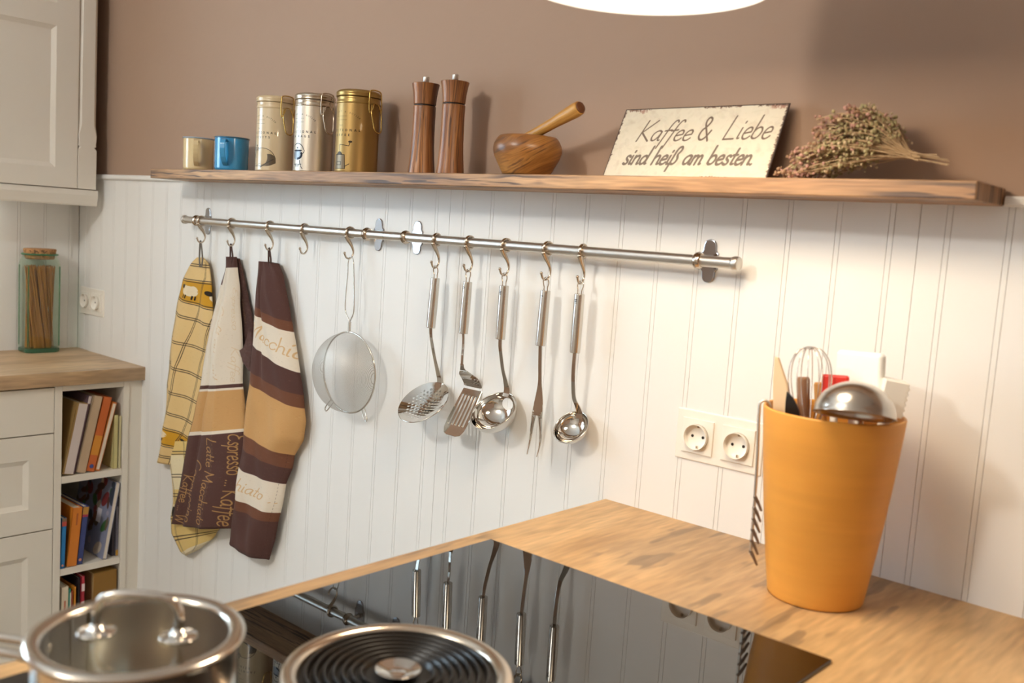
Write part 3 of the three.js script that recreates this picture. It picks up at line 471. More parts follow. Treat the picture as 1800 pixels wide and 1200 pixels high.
{ // yellow towel
  const { rowV } = towelRows(T1);
  const lines = (x, w, h, pts, gap) => { x.strokeStyle = '#4a3a2a'; x.lineWidth = w / 130; for (const d of [-gap, gap]) { x.beginPath(); pts.forEach(([s, r], i) => { const X = s * w + (pts[0][0] === pts.at(-1)[0] || Math.abs(pts[0][1] - pts.at(-1)[1]) > 0.6 ? d : 0), Y = r * h + (Math.abs(pts[0][1] - pts.at(-1)[1]) > 0.6 ? 0 : d); i ? x.lineTo(X, Y) : x.moveTo(X, Y); }); x.stroke(); } };
  const sheep = (x, X0, Y0, k) => { const X = 0, Y = 0; x.save(); x.translate(X0, Y0); x.scale(1.75, 0.66); x.fillStyle = '#e8d6b4'; x.beginPath(); x.ellipse(X, Y, 62 * k, 36 * k, 0.06, 0, 7); x.ellipse(X + 34 * k, Y - 8 * k, 34 * k, 30 * k, 0, 0, 7); x.ellipse(X - 30 * k, Y - 14 * k, 30 * k, 24 * k, 0, 0, 7); x.fill(); x.fillStyle = '#241a12'; x.beginPath(); x.ellipse(X - 66 * k, Y - 26 * k, 24 * k, 15 * k, 0.15, 0, 7); x.fill(); x.beginPath(); x.ellipse(X - 44 * k, Y - 38 * k, 8 * k, 4 * k, 0.9, 0, 7); x.fill(); x.lineWidth = 10 * k; x.strokeStyle = '#241a12'; for (const d of [-34, -16, 26, 44]) { x.beginPath(); x.moveTo(X + d * k, Y + 30 * k); x.lineTo(X + (d - 8) * k, Y + 58 * k); x.stroke(); } x.restore(); };
  const tex = canvasTex(512, 1024, (x, w, h) => {
    x.fillStyle = '#e0bf84'; x.fillRect(0, 0, w, h);
    for (const [a, b] of [[3, 4], [10, 11]]) { x.fillStyle = '#cc9622'; x.fillRect(0, rowV(a) * h, w, (rowV(b) - rowV(a)) * h); }
    sheep(x, w * 0.44, rowV(3.48) * h, 1.0); sheep(x, w * 1.16, rowV(3.6) * h, 1.0); sheep(x, w * 0.1, rowV(10.4) * h, 0.75); sheep(x, w * 0.66, rowV(10.55) * h, 0.75);
    for (const r of [2, 3, 4, 5, 6, 7, 8, 9, 10, 11, 11.6]) lines(x, w, h, [[-0.05, rowV(r)], [1.05, rowV(r)]], 5);
    for (const c of [[[0.03, 2.6], [0.04, 4], [0.06, 6], [0.05, 7], [0.03, 8]], [[0.86, 1], [0.87, 2.7], [0.57, 5.1], [0.43, 6], [0.33, 6.9], [0.3, 7.8], [0.2, 9.1], [0.13, 10.2], [0.06, 11.5], [0.04, 12]], [[0.98, 4.6], [0.71, 6.5], [0.57, 8.5], [0.47, 9.9], [0.38, 10.6], [0.34, 12]], [[0.99, 8.4], [0.86, 10], [0.78, 12]]]) lines(x, w, h, c.map(([s, r]) => [s, rowV(Math.min(r, 11.99))]), 6);
    weave(x, w, h);
  });
  const texB = canvasTex(512, 512, (x, w, h) => {
    x.fillStyle = '#e4c57c'; x.fillRect(0, 0, w, h); x.fillStyle = '#ecd9ae'; x.fillRect(0, h * 0.55, w, h * 0.1); x.fillStyle = '#efe0bc'; x.fillRect(0, h * 0.93, w, h * 0.07); x.fillStyle = '#ecdcb4'; x.fillRect(w * 0.1, h * 0.12, w * 0.5, h * 0.3);
    for (const r of [0.1, 0.3, 0.47, 0.66, 0.83]) lines(x, w, h, [[-0.05, r], [1.05, r]], 6);
    for (const c of [0.12, 0.62]) lines(x, w, h, [[c, 0], [c + 0.02, 1]], 6);
    x.fillStyle = '#1d1712'; x.beginPath(); x.ellipse(w * 0.1, h * 0.615, 40, 22, 0.3, 0, 7); x.fill(); weave(x, w, h);
  });
  const t = thing('tea_towel', 'yellow checked tea towel with sheep, hanging nearest the corner', 'towel');
  part(t, 'cloth', clothGeo(T1, (s, v) => 0.0235 + sstep(0, 0.12, v) * (1 - 0.88 * sstep(0.42 - 0.3 * v, 0.85 - 0.35 * v, s) * sstep(0.2, 0.5, v)) * (0.01 * Math.sin(s * Math.PI) + 0.012 * Math.cos((s - 0.33 + 0.16 * v) * 2 * Math.PI * 1.7) * sstep(0.05, 0.4, v) + 0.005 * Math.sin(s * 13 + v * 5) * v + 0.0025 * Math.sin(s * 5 - v * 21) * Math.sin(s * 9 + v * 7)), (s, v) => 0.013 + 0.003 * Math.sin(s * 8)), clothMat(tex));
  part(t, 'lower_fold', clothGeo(T1b, (s, v) => 0.022 + 0.007 * Math.sin(s * Math.PI) + 0.003 * Math.sin(s * 9 + v * 4), (s) => 0.009 + 0.002 * Math.sin(s * 7), 30, 50), clothMat(texB));
  topLoop(t, 0.762, 1.228, 0.036, 0x777068, 0.007);
}
{ // coffee towel
  const { rowV } = towelRows(T2);
  const tex = canvasTex(512, 1024, (x, w, h) => {
    const Y = (r) => rowV(r) * h; x.fillStyle = CREAM; x.fillRect(0, 0, w, h);
    x.fillStyle = BROWN; x.fillRect(0, 0, w, Y(1)); x.fillRect(0, 0, w * 0.12, Y(2)); x.fillRect(0, Y(5) - 7, w, 13); x.fillStyle = TAN; x.fillRect(0, Y(6), w, Y(7) - Y(6)); x.fillStyle = BROWN; x.fillRect(0, Y(8), w, h);
    x.strokeStyle = '#d9bd98'; pen(x, 'Café au lait', w * 0.57, Y(2.75), 70, { angle: Math.PI / 2, width: Y(4.8) - Y(2.75), line: 0.075 }); x.strokeStyle = '#ddc6a4'; pen(x, 'Espresso ... Kaffee', w * 0.86, Y(2.0), 52, { angle: Math.PI / 2, width: Y(4.9) - Y(2), line: 0.06 });
    x.strokeStyle = '#b08550';
    const col = (s, px, r0, r1, size) => pen(x, s, w * px, Y(r0), size, { angle: Math.PI / 2, width: Y(r1) - Y(r0), line: 0.08, slant: 0.3 });
    col('... Cappuccino', 0.3, 8.25, 10.8, 86); col('Latte Macchiato', 0.54, 8.1, 10.85, 84); col('Espresso ... Kaffee', 0.84, 8.03, 10.9, 90); col('Kaffee ... W', 0.06, 9.1, 10.9, 80);
    x.strokeStyle = '#8a6c50'; x.lineWidth = 2; x.setLineDash([9, 8]); x.beginPath(); x.moveTo(w * 0.655, Y(8)); x.lineTo(w * 0.665, h); x.stroke(); x.setLineDash([]); weave(x, w, h);
  });
  const texB = canvasTex(128, 256, (x, w, h) => { x.fillStyle = '#4d302a'; x.fillRect(0, 0, w, h); x.strokeStyle = '#80603e'; pen(x, 'Cappuccino', 70, 60, 22, { angle: Math.PI / 2, line: 0.07 }); weave(x, w, h); });
  const t = thing('tea_towel', 'cream and brown tea towel with coffee names, hanging in the middle of three towels', 'towel');
  part(t, 'cloth', clothGeo(T2, (s, v) => { const k = sstep(0, 0.3, v), ridge = s < 0.66 ? s / 0.66 : (1 - s) / 0.34; return 0.038 + k * 0.034 * Math.pow(ridge, 1.1) - 0.012 * k * Math.exp(-Math.pow((s - 0.3 + 0.1 * v) / 0.07, 2)) + 0.004 * Math.sin(s * 14 + v * 3) * sstep(0.2, 0.9, v) + 0.002 * Math.sin(s * 6 - v * 24); }, (s) => 0.0345 - 0.012 * sstep(0.6, 1, s)), clothMat(tex));
  part(t, 'back_fold', clothGeo(T2b, (s, v) => 0.026 - 0.004 * s - 0.004 * v, () => 0.012, 20, 40), clothMat(texB));
  topLoop(t, 0.9, 1.245, 0.036, 0x4a332c, 0.005);
}
{ // striped towel
  const { rowV } = towelRows(T3);
  const tex = canvasTex(512, 1024, (x, w, h) => {
    const Y = (r) => rowV(r) * h, band = (a, b, c) => { x.fillStyle = c; x.fillRect(0, Y(a), w, Y(b) - Y(a) + 1); };
    band(0, 2, BROWN); band(2, 3, BROWN2); band(3, 4, CREAM); band(4, 5, BROWN); band(5, 6, BROWN2); band(6, 9, TAN); band(9, 10, BROWN2); band(10, 11, BROWN); band(11, 12, CREAM); band(12, 13, BROWN2); band(13, 14.99, BROWN);
    x.fillStyle = BROWN; x.fillRect(0, Y(14.9), w, h);
    x.strokeStyle = PRINT; pen(x, 'Macchiat', -w * 0.1, Y(3.66), Y(3.62) - Y(3.18), { width: w * 1.3, line: 0.075, slant: 0.45 }); pen(x, 'hiato ..', w * 0.03, Y(11.68), Y(11.6) - Y(11.18), { width: w * 0.95, line: 0.08, slant: 0.45 });
    x.strokeStyle = 'rgba(60,36,28,0.55)'; x.lineWidth = 2; x.setLineDash([7, 6]); x.beginPath(); x.moveTo(w * 0.93, Y(9)); x.lineTo(w * 0.9, h); x.stroke(); x.beginPath(); x.moveTo(0, h - 16); x.lineTo(w, h - 16); x.stroke(); x.setLineDash([]); weave(x, w, h);
  });
  const t = thing('tea_towel', 'brown, cream and tan striped tea towel hanging beside the empty hook', 'towel');
  part(t, 'cloth', clothGeo(T3, (s, v) => 0.042 - 0.006 * s + sstep(0, 0.1, v) * 0.015 * Math.pow(Math.sin(Math.PI * clamp(s, 0, 1)), 0.7) + 0.004 * Math.sin(s * 9 + 1) * sstep(0.1, 0.6, v) - 0.009 * Math.exp(-Math.pow((s - 0.26) / 0.06, 2)) * sstep(0.02, 0.1, v) * sstep(0.5, 0.25, v) + 0.003 * Math.sin(s * 7 + v * 17) * sstep(0.3, 0.6, v) + 0.0015 * Math.sin(s * 17 - v * 31), (s) => 0.014 + 0.024 * sstep(0.35, 0, s)), clothMat(tex));
  const texB = canvasTex(64, 64, (x, w, h) => { x.fillStyle = BROWN; x.fillRect(0, 0, w, h); weave(x, w, h, 0.02); });
  part(t, 'side_fold', clothGeo(T3b, (s, v) => 0.042 - 0.004 * v, () => 0.031, 16, 24), clothMat(texB));
  topLoop(t, 1.06, 1.246, 0.036, 0x4a332c, 0.0045);
}
// ------------------------------------------------------------------ on the shelf
const SY = 1.4513;
{ // enamel mugs
  const mug = (label, x, z, R, H, color, rim, turn) => {
    const t = thing('enamel_mug', label, 'mug', [x, SY, z], turn), m = phys(color, 0.16, { clearcoat: 0.6, clearcoatRoughness: 0.08 });
    part(t, 'body', lathe([[0, 0.0004], [R - 0.006, 0.0004], [R - 0.002, 0.0025], [R - 0.0008, 0.007], [R, H - 0.003], [R - 0.0012, H - 0.001], [R - 0.0022, H - 0.003], [R - 0.003, 0.007], [R - 0.007, 0.003], [0, 0.0025]], 64), m);
    part(t, 'rim', new THREE.TorusGeometry(R + 0.0004, 0.0019, 10, 72).rotateX(Math.PI / 2).translate(0, H - 0.0015, 0), phys(rim, 0.18, { clearcoat: 0.6 }));
    part(t, 'handle', bar([[H * 0.86, R - 0.001], [H * 0.9, R + 0.012], [H * 0.84, R + 0.022], [H * 0.6, R + 0.025], [H * 0.36, R + 0.018], [H * 0.2, R + 0.006], [H * 0.16, R - 0.001]], (k) => 0.0115, () => 0.0035, 48), m);
  };
  mug('cream enamel mug with a grey rim at the end of the shelf', 0.7865, 0.066, 0.0362, 0.0795, 0xe0c898, 0x93a0ac, 0.93);
  mug('blue enamel mug beside the cream mug on the shelf', 0.9335, 0.066, 0.0392, 0.0785, 0x3b98ce, 0x3a6a84, 0.68);
  const t = thing('small_ornament', 'small yellow and brown object half hidden behind the cream mug', 'ornament', [0.722, SY, 0.05]);
  part(t, 'base', lathe([[0, 0], [0.017, 0], [0.018, 0.003], [0.015, 0.0065], [0, 0.0065]], 24), std(0xd8c05a, 0.5));
  part(t, 'body', lathe([[0, 0.0066], [0.01, 0.0066], [0.0115, 0.013], [0.008, 0.022], [0.0055, 0.028], [0.0066, 0.034], [0.003, 0.038], [0, 0.0385]], 20), std(0x8a6238, 0.6));
}
{ // tea tins: print faces the room, the wire clasp is on the side
  const tin = (label, x, z, R, H, mats, print) => {
    const t = thing('clip_top_tin', label, 'tin', [x, SY, z], 0, 'three clip-top tins'), G = (r) => r * R;
    const tex = canvasTex(1024, 640, (c, w, h) => {
      c.fillStyle = print.ground; c.fillRect(0, 0, w, h); const X = w / 2, ink = print.ink; c.fillStyle = ink; c.strokeStyle = ink; c.textAlign = 'center'; c.lineCap = 'round';
      const Y = (f) => h * f, spaced = (s, y, px, sp, bold = true) => { c.font = `${bold ? 'bold ' : ''}${px}px sans-serif`; const ws = [...s].map((q) => c.measureText(q).width + sp), tot = ws.reduce((a, b) => a + b, 0); let a = X - tot / 2; [...s].forEach((q, i) => { c.fillText(q, a + ws[i] / 2, y); a += ws[i]; }); };
      c.font = '20px sans-serif'; [...'CARTWRIGHT & BUTLER'].forEach((q, i) => { const a = (i - 9) * 0.128; c.save(); c.translate(X + Math.sin(a) * 165, Y(0.3) - Math.cos(a) * 100); c.rotate(a * 0.72); c.fillText(q, 0, 0); c.restore(); });
      c.fillRect(X - 60, Y(0.2), 120, 2); c.fillRect(X - 60, Y(0.255), 120, 2); spaced('THE', Y(0.345), 20, 4, false); spaced('TRADITIONAL', Y(0.42), 30, 14); spaced(print.word, Y(0.49), 30, 14);
      print.draw(c, X, Y);
    });
    tex.wrapS = THREE.RepeatWrapping;
    const skin = phys(0xffffff, mats.rough, { map: tex, metalness: mats.metal, clearcoat: mats.coat });
    part(t, 'body', new THREE.CylinderGeometry(R, R, H - 0.029, 72, 1, true, Math.PI, Math.PI * 2).translate(0, (H - 0.029) / 2 + 0.0015, 0), skin);
    part(t, 'foot', lathe([[0, 0.0004], [R - 0.001, 0.0004], [R + 0.0004, 0.0012], [R, 0.0026], [0, 0.0026]], 64), mats.trim);
    part(t, 'collar', lathe([[G(0.99), H - 0.0285], [R + 0.0003, H - 0.0285], [R + 0.0016, H - 0.0262], [R + 0.0003, H - 0.0238], [R - 0.0006, H - 0.019], [R + 0.0008, H - 0.016], [R - 0.001, H - 0.015], [R - 0.004, H - 0.0148]], 72), mats.trim);
    part(t, 'lid', lathe([[R - 0.004, H - 0.0146], [R + 0.0018, H - 0.0146], [R + 0.0026, H - 0.0125], [R + 0.0012, H - 0.0105], [R + 0.0026, H - 0.0082], [R + 0.0022, H - 0.0055], [R - 0.001, H - 0.0022], [R - 0.006, H - 0.0004], [R * 0.6, H + 0.0004], [0, H + 0.0004]], 72), mats.trim);
    const w = mats.wire, r = R + 0.0035, c = grp(t, 'clasp'), P = (a, y, d) => [(r + d) * Math.cos(a), y, -(r + d) * Math.sin(a)];
    c.rotation.y = print.turn ?? 0;
    const K = 0.36;
    part(c, 'bail_wire', tube([P(-K * 0.92, H - 0.046, 0.003), P(-K, H - 0.04, 0.003), P(-K, H - 0.012, 0.002), P(-K * 0.9, H - 0.003, 0.001), P(-K * 0.5, H - 0.0005, -0.0005), P(K * 0.5, H - 0.0005, -0.0005), P(K * 0.9, H - 0.003, 0.001), P(K, H - 0.012, 0.002), P(K, H - 0.04, 0.003), P(K * 0.92, H - 0.046, 0.003)], 0.0014, 80, 8), w);
    part(c, 'lever_wire', tube([P(-K * 0.6, H - 0.03, 0.001), P(-K * 0.75, H - 0.046, 0.005), P(-K * 0.6, H - 0.066, 0.008), P(-K * 0.42, H - 0.08, 0.01), P(-K * 0.1, H - 0.084, 0.011), P(K * 0.1, H - 0.084, 0.011), P(K * 0.42, H - 0.08, 0.01), P(K * 0.6, H - 0.066, 0.008), P(K * 0.75, H - 0.046, 0.005), P(K * 0.6, H - 0.03, 0.001)], 0.0014, 80, 8), w);
    part(c, 'hinge_wire', tube([P(-K * 0.92, H - 0.046, 0.003), P(-K * 0.6, H - 0.038, 0.004), P(-K * 0.3, H - 0.027, 0.001), P(0, H - 0.0262, 0.0), P(K * 0.3, H - 0.027, 0.001), P(K * 0.6, H - 0.038, 0.004), P(K * 0.92, H - 0.046, 0.003)], 0.0011, 50, 8), w);
  };
  const blob = (c, pts) => { c.beginPath(); pts.forEach((p, i) => (i ? c.quadraticCurveTo(p[0], p[1], p[2], p[3]) : c.moveTo(p[0], p[1]))); };
  tin('cream clip-top tin printed with a jar and biscuits', 1.1058, 0.066, 0.0408, 0.1652, { rough: 0.3, metal: 0, coat: 0.7, trim: phys(0xd6bf98, 0.28, { clearcoat: 0.5 }), wire: M.brass }, { ground: '#d9c4a0', ink: '#3d352c', word: 'BISCUITS', draw: (c, X, Y) => {   // rounded biscuit jar lying in crumbs
    c.lineWidth = 5; c.fillStyle = '#cdb58c'; blob(c, [[X - 20, Y(0.66)], [X + 130, Y(0.6), X + 168, Y(0.8)], [X + 175, Y(0.93), X + 60, Y(0.93)], [X - 150, Y(0.95), X - 170, Y(0.9)], [X - 90, Y(0.8), X - 20, Y(0.66)]]); c.fill(); c.stroke(); c.fillStyle = '#5d503f'; blob(c, [[X + 95, Y(0.74)], [X + 180, Y(0.72), X + 172, Y(0.88)], [X + 120, Y(0.93), X + 60, Y(0.92)], [X + 110, Y(0.86), X + 95, Y(0.74)]]); c.fill();
    c.lineWidth = 9; c.beginPath(); c.moveTo(X + 30, Y(0.95)); c.lineTo(X + 150, Y(0.82)); c.stroke(); c.lineWidth = 6; for (const d of [-70, -40, -5]) { c.beginPath(); c.ellipse(X + d - 10, Y(0.66), 22, 12, 0.2, 0, 7); c.stroke(); c.beginPath(); c.moveTo(X + d - 18, Y(0.68)); c.lineTo(X + d - 26, Y(0.8)); c.stroke(); } c.beginPath(); c.arc(X - 26, Y(0.61), 12, 0, 7); c.fill(); for (let k = 0; k < 26; k++) c.fillRect(X - 160 + k * 9, Y(0.89) + (k * 37) % 20, 9, 3); } });
  tin('silver clip-top tin printed with a tea kettle', 1.2482, 0.066, 0.0406, 0.1648, { rough: 0.42, metal: 0.85, coat: 0.12, trim: std(0xc2b5a2, 0.26, { metalness: 0.9 }), wire: M.nickel }, { ground: '#cfc4b4', ink: '#20242e', word: 'TEA BAGS', draw: (c, X, Y) => {   // kettle with a hoop handle on a stand
    c.lineWidth = 7; c.beginPath(); c.ellipse(X, Y(0.68), 66, 62, 0, Math.PI * 1.02, Math.PI * 1.98); c.stroke(); c.fillStyle = '#8d9398'; c.beginPath(); c.ellipse(X - 4, Y(0.755), 62, 50, 0, 0, 7); c.fill(); c.lineWidth = 3; for (let k = 0; k < 9; k++) { c.beginPath(); c.ellipse(X - 4, Y(0.755), 62 - k * 2, 50 - k * 2.4, 0, -0.5, 1.5); c.stroke(); } c.lineWidth = 6; c.fillStyle = '#20242e'; c.beginPath(); c.ellipse(X - 2, Y(0.69), 56, 9, 0, 0, 7); c.fill(); c.beginPath(); c.arc(X, Y(0.65), 9, 0, 7); c.fill(); c.beginPath(); c.moveTo(X + 52, Y(0.74)); c.quadraticCurveTo(X + 78, Y(0.73), X + 74, Y(0.68)); c.stroke();
    for (const d of [-1, 1]) { c.beginPath(); c.moveTo(X + d * 30, Y(0.84)); c.quadraticCurveTo(X + d * 34, Y(0.92), X + d * 62, Y(0.97)); c.stroke(); } c.beginPath(); c.moveTo(X - 48, Y(0.9)); c.lineTo(X + 48, Y(0.9)); c.stroke(); c.strokeRect(X - 18, Y(0.9), 36, 20); } });
  tin('golden clip-top tin printed with a coffee grinder', 1.3932, 0.066, 0.0432, 0.1652, { rough: 0.42, metal: 0.8, coat: 0.12, trim: std(0xa88a52, 0.32, { metalness: 0.85 }), wire: M.brass }, { ground: '#a58550', ink: '#33291d', word: 'COFFEE', turn: 0.12, draw: (c, X, Y) => {   // box grinder with crank
    c.fillStyle = '#7b6a54'; c.beginPath(); c.moveTo(X - 58, Y(0.96)); c.lineTo(X - 50, Y(0.76)); c.lineTo(X + 50, Y(0.76)); c.lineTo(X + 58, Y(0.96)); c.closePath(); c.fill(); c.lineWidth = 5; c.stroke(); c.strokeRect(X - 30, Y(0.86), 46, 30); c.fillStyle = '#33291d'; c.beginPath(); c.moveTo(X - 34, Y(0.76)); c.quadraticCurveTo(X, Y(0.66), X + 34, Y(0.76)); c.fill(); c.lineWidth = 6; c.beginPath(); c.moveTo(X, Y(0.7)); c.lineTo(X, Y(0.61)); c.lineTo(X + 84, Y(0.63)); c.lineTo(X + 92, Y(0.585)); c.stroke(); c.beginPath(); c.ellipse(X + 94, Y(0.57), 16, 10, 0, 0, 7); c.fill(); c.beginPath(); c.moveTo(X + 56, Y(0.93)); c.lineTo(X + 92, Y(0.89)); c.stroke(); } });
}
{ // mills
  const mill = (label, x, off) => {
    const t = thing('wooden_mill', label, 'mill', [x, SY, 0.065], off * 2, 'pair of wooden mills'), m = oliveWood.clone(); m.repeat.set(1, 1); m.offset.set(off, off * 0.6); m.needsUpdate = true;
    const mat = phys(0xffffff, 0.38, { map: m, clearcoat: 0.15, clearcoatRoughness: 0.3 }), wrap = (g) => { const p = g.attributes.position, uv = g.attributes.uv; for (let i = 0; i < p.count; i++) uv.setXY(i, p.getY(i) * 1.6, uv.getX(i)); return g; };
    part(t, 'body', wrap(lathe([[0, 0.0003], [0.0258, 0.0003], [0.0264, 0.0015], [0.0252, 0.012], [0.0236, 0.03], [0.022, 0.055], [0.0214, 0.08], [0.0212, 0.105], [0.0214, 0.127], [0.0208, 0.1285], [0, 0.1285]], 56)), mat);
    part(t, 'joint', new THREE.CylinderGeometry(0.0196, 0.0196, 0.003, 40).translate(0, 0.1295, 0), M.black);
    part(t, 'head', wrap(lathe([[0, 0.1308], [0.0206, 0.1308], [0.0213, 0.132], [0.0222, 0.145], [0.024, 0.158], [0.0264, 0.169], [0.026, 0.1702], [0.02, 0.1712], [0, 0.1714]], 56)), mat);
    part(t, 'knob', lathe([[0, 0.1714], [0.0058, 0.1714], [0.006, 0.1822], [0.0052, 0.1834], [0, 0.1836]], 28), M.steel);
  };
  mill('wooden mill beside the golden tin, with pale streaked grain', 1.5885, 0.0); mill('wooden mill beside the mortar, with dark streaked grain', 1.6668, 0.37);
}
{ // mortar and pestle
  const t = thing('wooden_mortar', 'round wooden mortar with a dark knot on the shelf', 'mortar', [1.862, SY, 0.0735]);
  const g = lathe([[0, 0.0003], [0.039, 0.0003], [0.0415, 0.003], [0.049, 0.017], [0.0568, 0.032], [0.0597, 0.043], [0.0585, 0.052], [0.054, 0.061], [0.0505, 0.0655], [0.0475, 0.067], [0.0455, 0.0655], [0.044, 0.055], [0.037, 0.032], [0.02, 0.017], [0, 0.014]], 72), p = g.attributes.position, uv = g.attributes.uv;
  for (let i = 0; i < p.count; i++) uv.setXY(i, p.getX(i) * 2.2 + p.getY(i) * 3 + 0.1, p.getY(i) * 5 - p.getX(i) * 2 + p.getZ(i) * 2);
  part(t, 'bowl', g, phys(0xffffff, 0.36, { map: mortarWood, clearcoat: 0.2, clearcoatRoughness: 0.3 }));
  const a = V3(1.826, SY + 0.0535, 0.067), b = V3(1.987, SY + 0.1105, 0.092), L = a.distanceTo(b), q = thing('wooden_pestle', 'golden wooden pestle leaning out of the mortar', 'pestle', a.toArray());
  q.quaternion.setFromUnitVectors(V3(0, 1, 0), b.clone().sub(a).normalize());
  const pg = lathe([[0, 0], [0.008, 0.001], [0.011, 0.006], [0.011, 0.018], [0.0092, 0.035], [0.0086, 0.06], [0.0092, L * 0.6], [0.0112, L * 0.8], [0.0122, L * 0.92], [0.0114, L * 0.972], [0.0098, L * 0.985], [0, L * 0.985]], 36), pu = pg.attributes.uv, pp = pg.attributes.position;
  for (let i = 0; i < pp.count; i++) pu.setXY(i, pp.getY(i) * 2 + 0.3, pu.getX(i) * 0.5);
  const pale = woodTex(256, 256, { base: 0xb27a34, light: 0xc8964c, dark: 0x96602a, fu: 2, fv: 8, contrast: 0.5, fine: 0.15 });
  part(q, 'shaft', pg, phys(0xffffff, 0.4, { map: pale }));
  part(q, 'end', lathe([[0, L * 0.985], [0.0098, L * 0.985], [0.009, L * 0.993], [0.006, L], [0, L + 0.0015]], 32), std(0x6a3c1c, 0.5));
}
{ // sign
  const W = 0.29, H = 0.126, t = thing('tin_sign', 'weathered cream tin sign reading Kaffee & Liebe sind heiß am besten', 'sign', [2.165, SY + 0.0006, 0.066]);
  const tex = canvasTex(1160, 504, (x, w, h) => {
    x.fillStyle = '#ddd3bd'; x.fillRect(0, 0, w, h);
    for (let k = 0; k < 900; k++) { x.fillStyle = `rgba(${k % 3 ? '120,95,70' : '245,240,225'},${0.05 * rnd()})`; x.beginPath(); x.ellipse(rnd() * w, rnd() * h, 4 + rnd() * 40, 3 + rnd() * 16, rnd() * 3, 0, 7); x.fill(); }
    const wear = (x0, y0, rx, ry, c, n) => { for (let k = 0; k < n; k++) { x.fillStyle = c; x.globalAlpha = 0.25 + 0.5 * rnd(); x.beginPath(); x.ellipse(x0 + (rnd() - 0.5) * rx * 2, y0 + (rnd() - 0.5) * ry * 2, 2 + rnd() * 14, 1.5 + rnd() * 6, rnd() * 3, 0, 7); x.fill(); } x.globalAlpha = 1; };
    wear(w * 0.1, 6, 90, 9, '#7a5a48', 60); wear(w * 0.13, 22, 26, 12, '#b08a76', 26); wear(w * 0.62, 5, 130, 6, '#6b4c3c', 60); wear(w - 40, 14, 70, 18, '#a87a66', 70); wear(w * 0.9, 4, 110, 6, '#5a4034', 60); wear(w * 0.7, h - 4, 90, 4, '#6b4c3c', 40); wear(w - 5, h * 0.5, 5, h * 0.5, '#5a4034', 110); wear(5, h * 0.4, 4, h * 0.4, '#5a4034', 60);
    x.strokeStyle = '#3e2e26'; x.lineWidth = 7; x.strokeRect(2, 2, w - 4, h - 4);
    x.strokeStyle = '#6e5c4e'; pen(x, 'Kaffee', w * 0.145, h * 0.48, 150, { width: w * 0.345, line: 0.075, slant: 0.32 }); pen(x, '&', w * 0.53, h * 0.48, 170, { width: w * 0.08, line: 0.08, slant: 0.1 }); pen(x, 'Liebe', w * 0.685, h * 0.47, 160, { width: w * 0.265, line: 0.075, slant: 0.32 });
    x.strokeStyle = '#75675a'; pen(x, 'sind heiß am besten.', w * 0.105, h * 0.815, 128, { width: w * 0.8, line: 0.135, slant: 0.3 });
  });
  const lean = -Math.atan2(0.052, 0.115), b = rbox(W, H, 0.0022, 0.0009, 2).translate(0, H / 2, 0);
  part(t, 'sign_plate', b, std(0x3d2c24, 0.6), [0, 0, 0], [lean, 0, 0]);
  const f = part(t, 'printed_face', new THREE.PlaneGeometry(W - 0.0012, H - 0.0012).translate(0, H / 2, 0.00125), std(0xffffff, 0.45, { map: tex }), [0, 0, 0], [lean, 0, 0]);
}
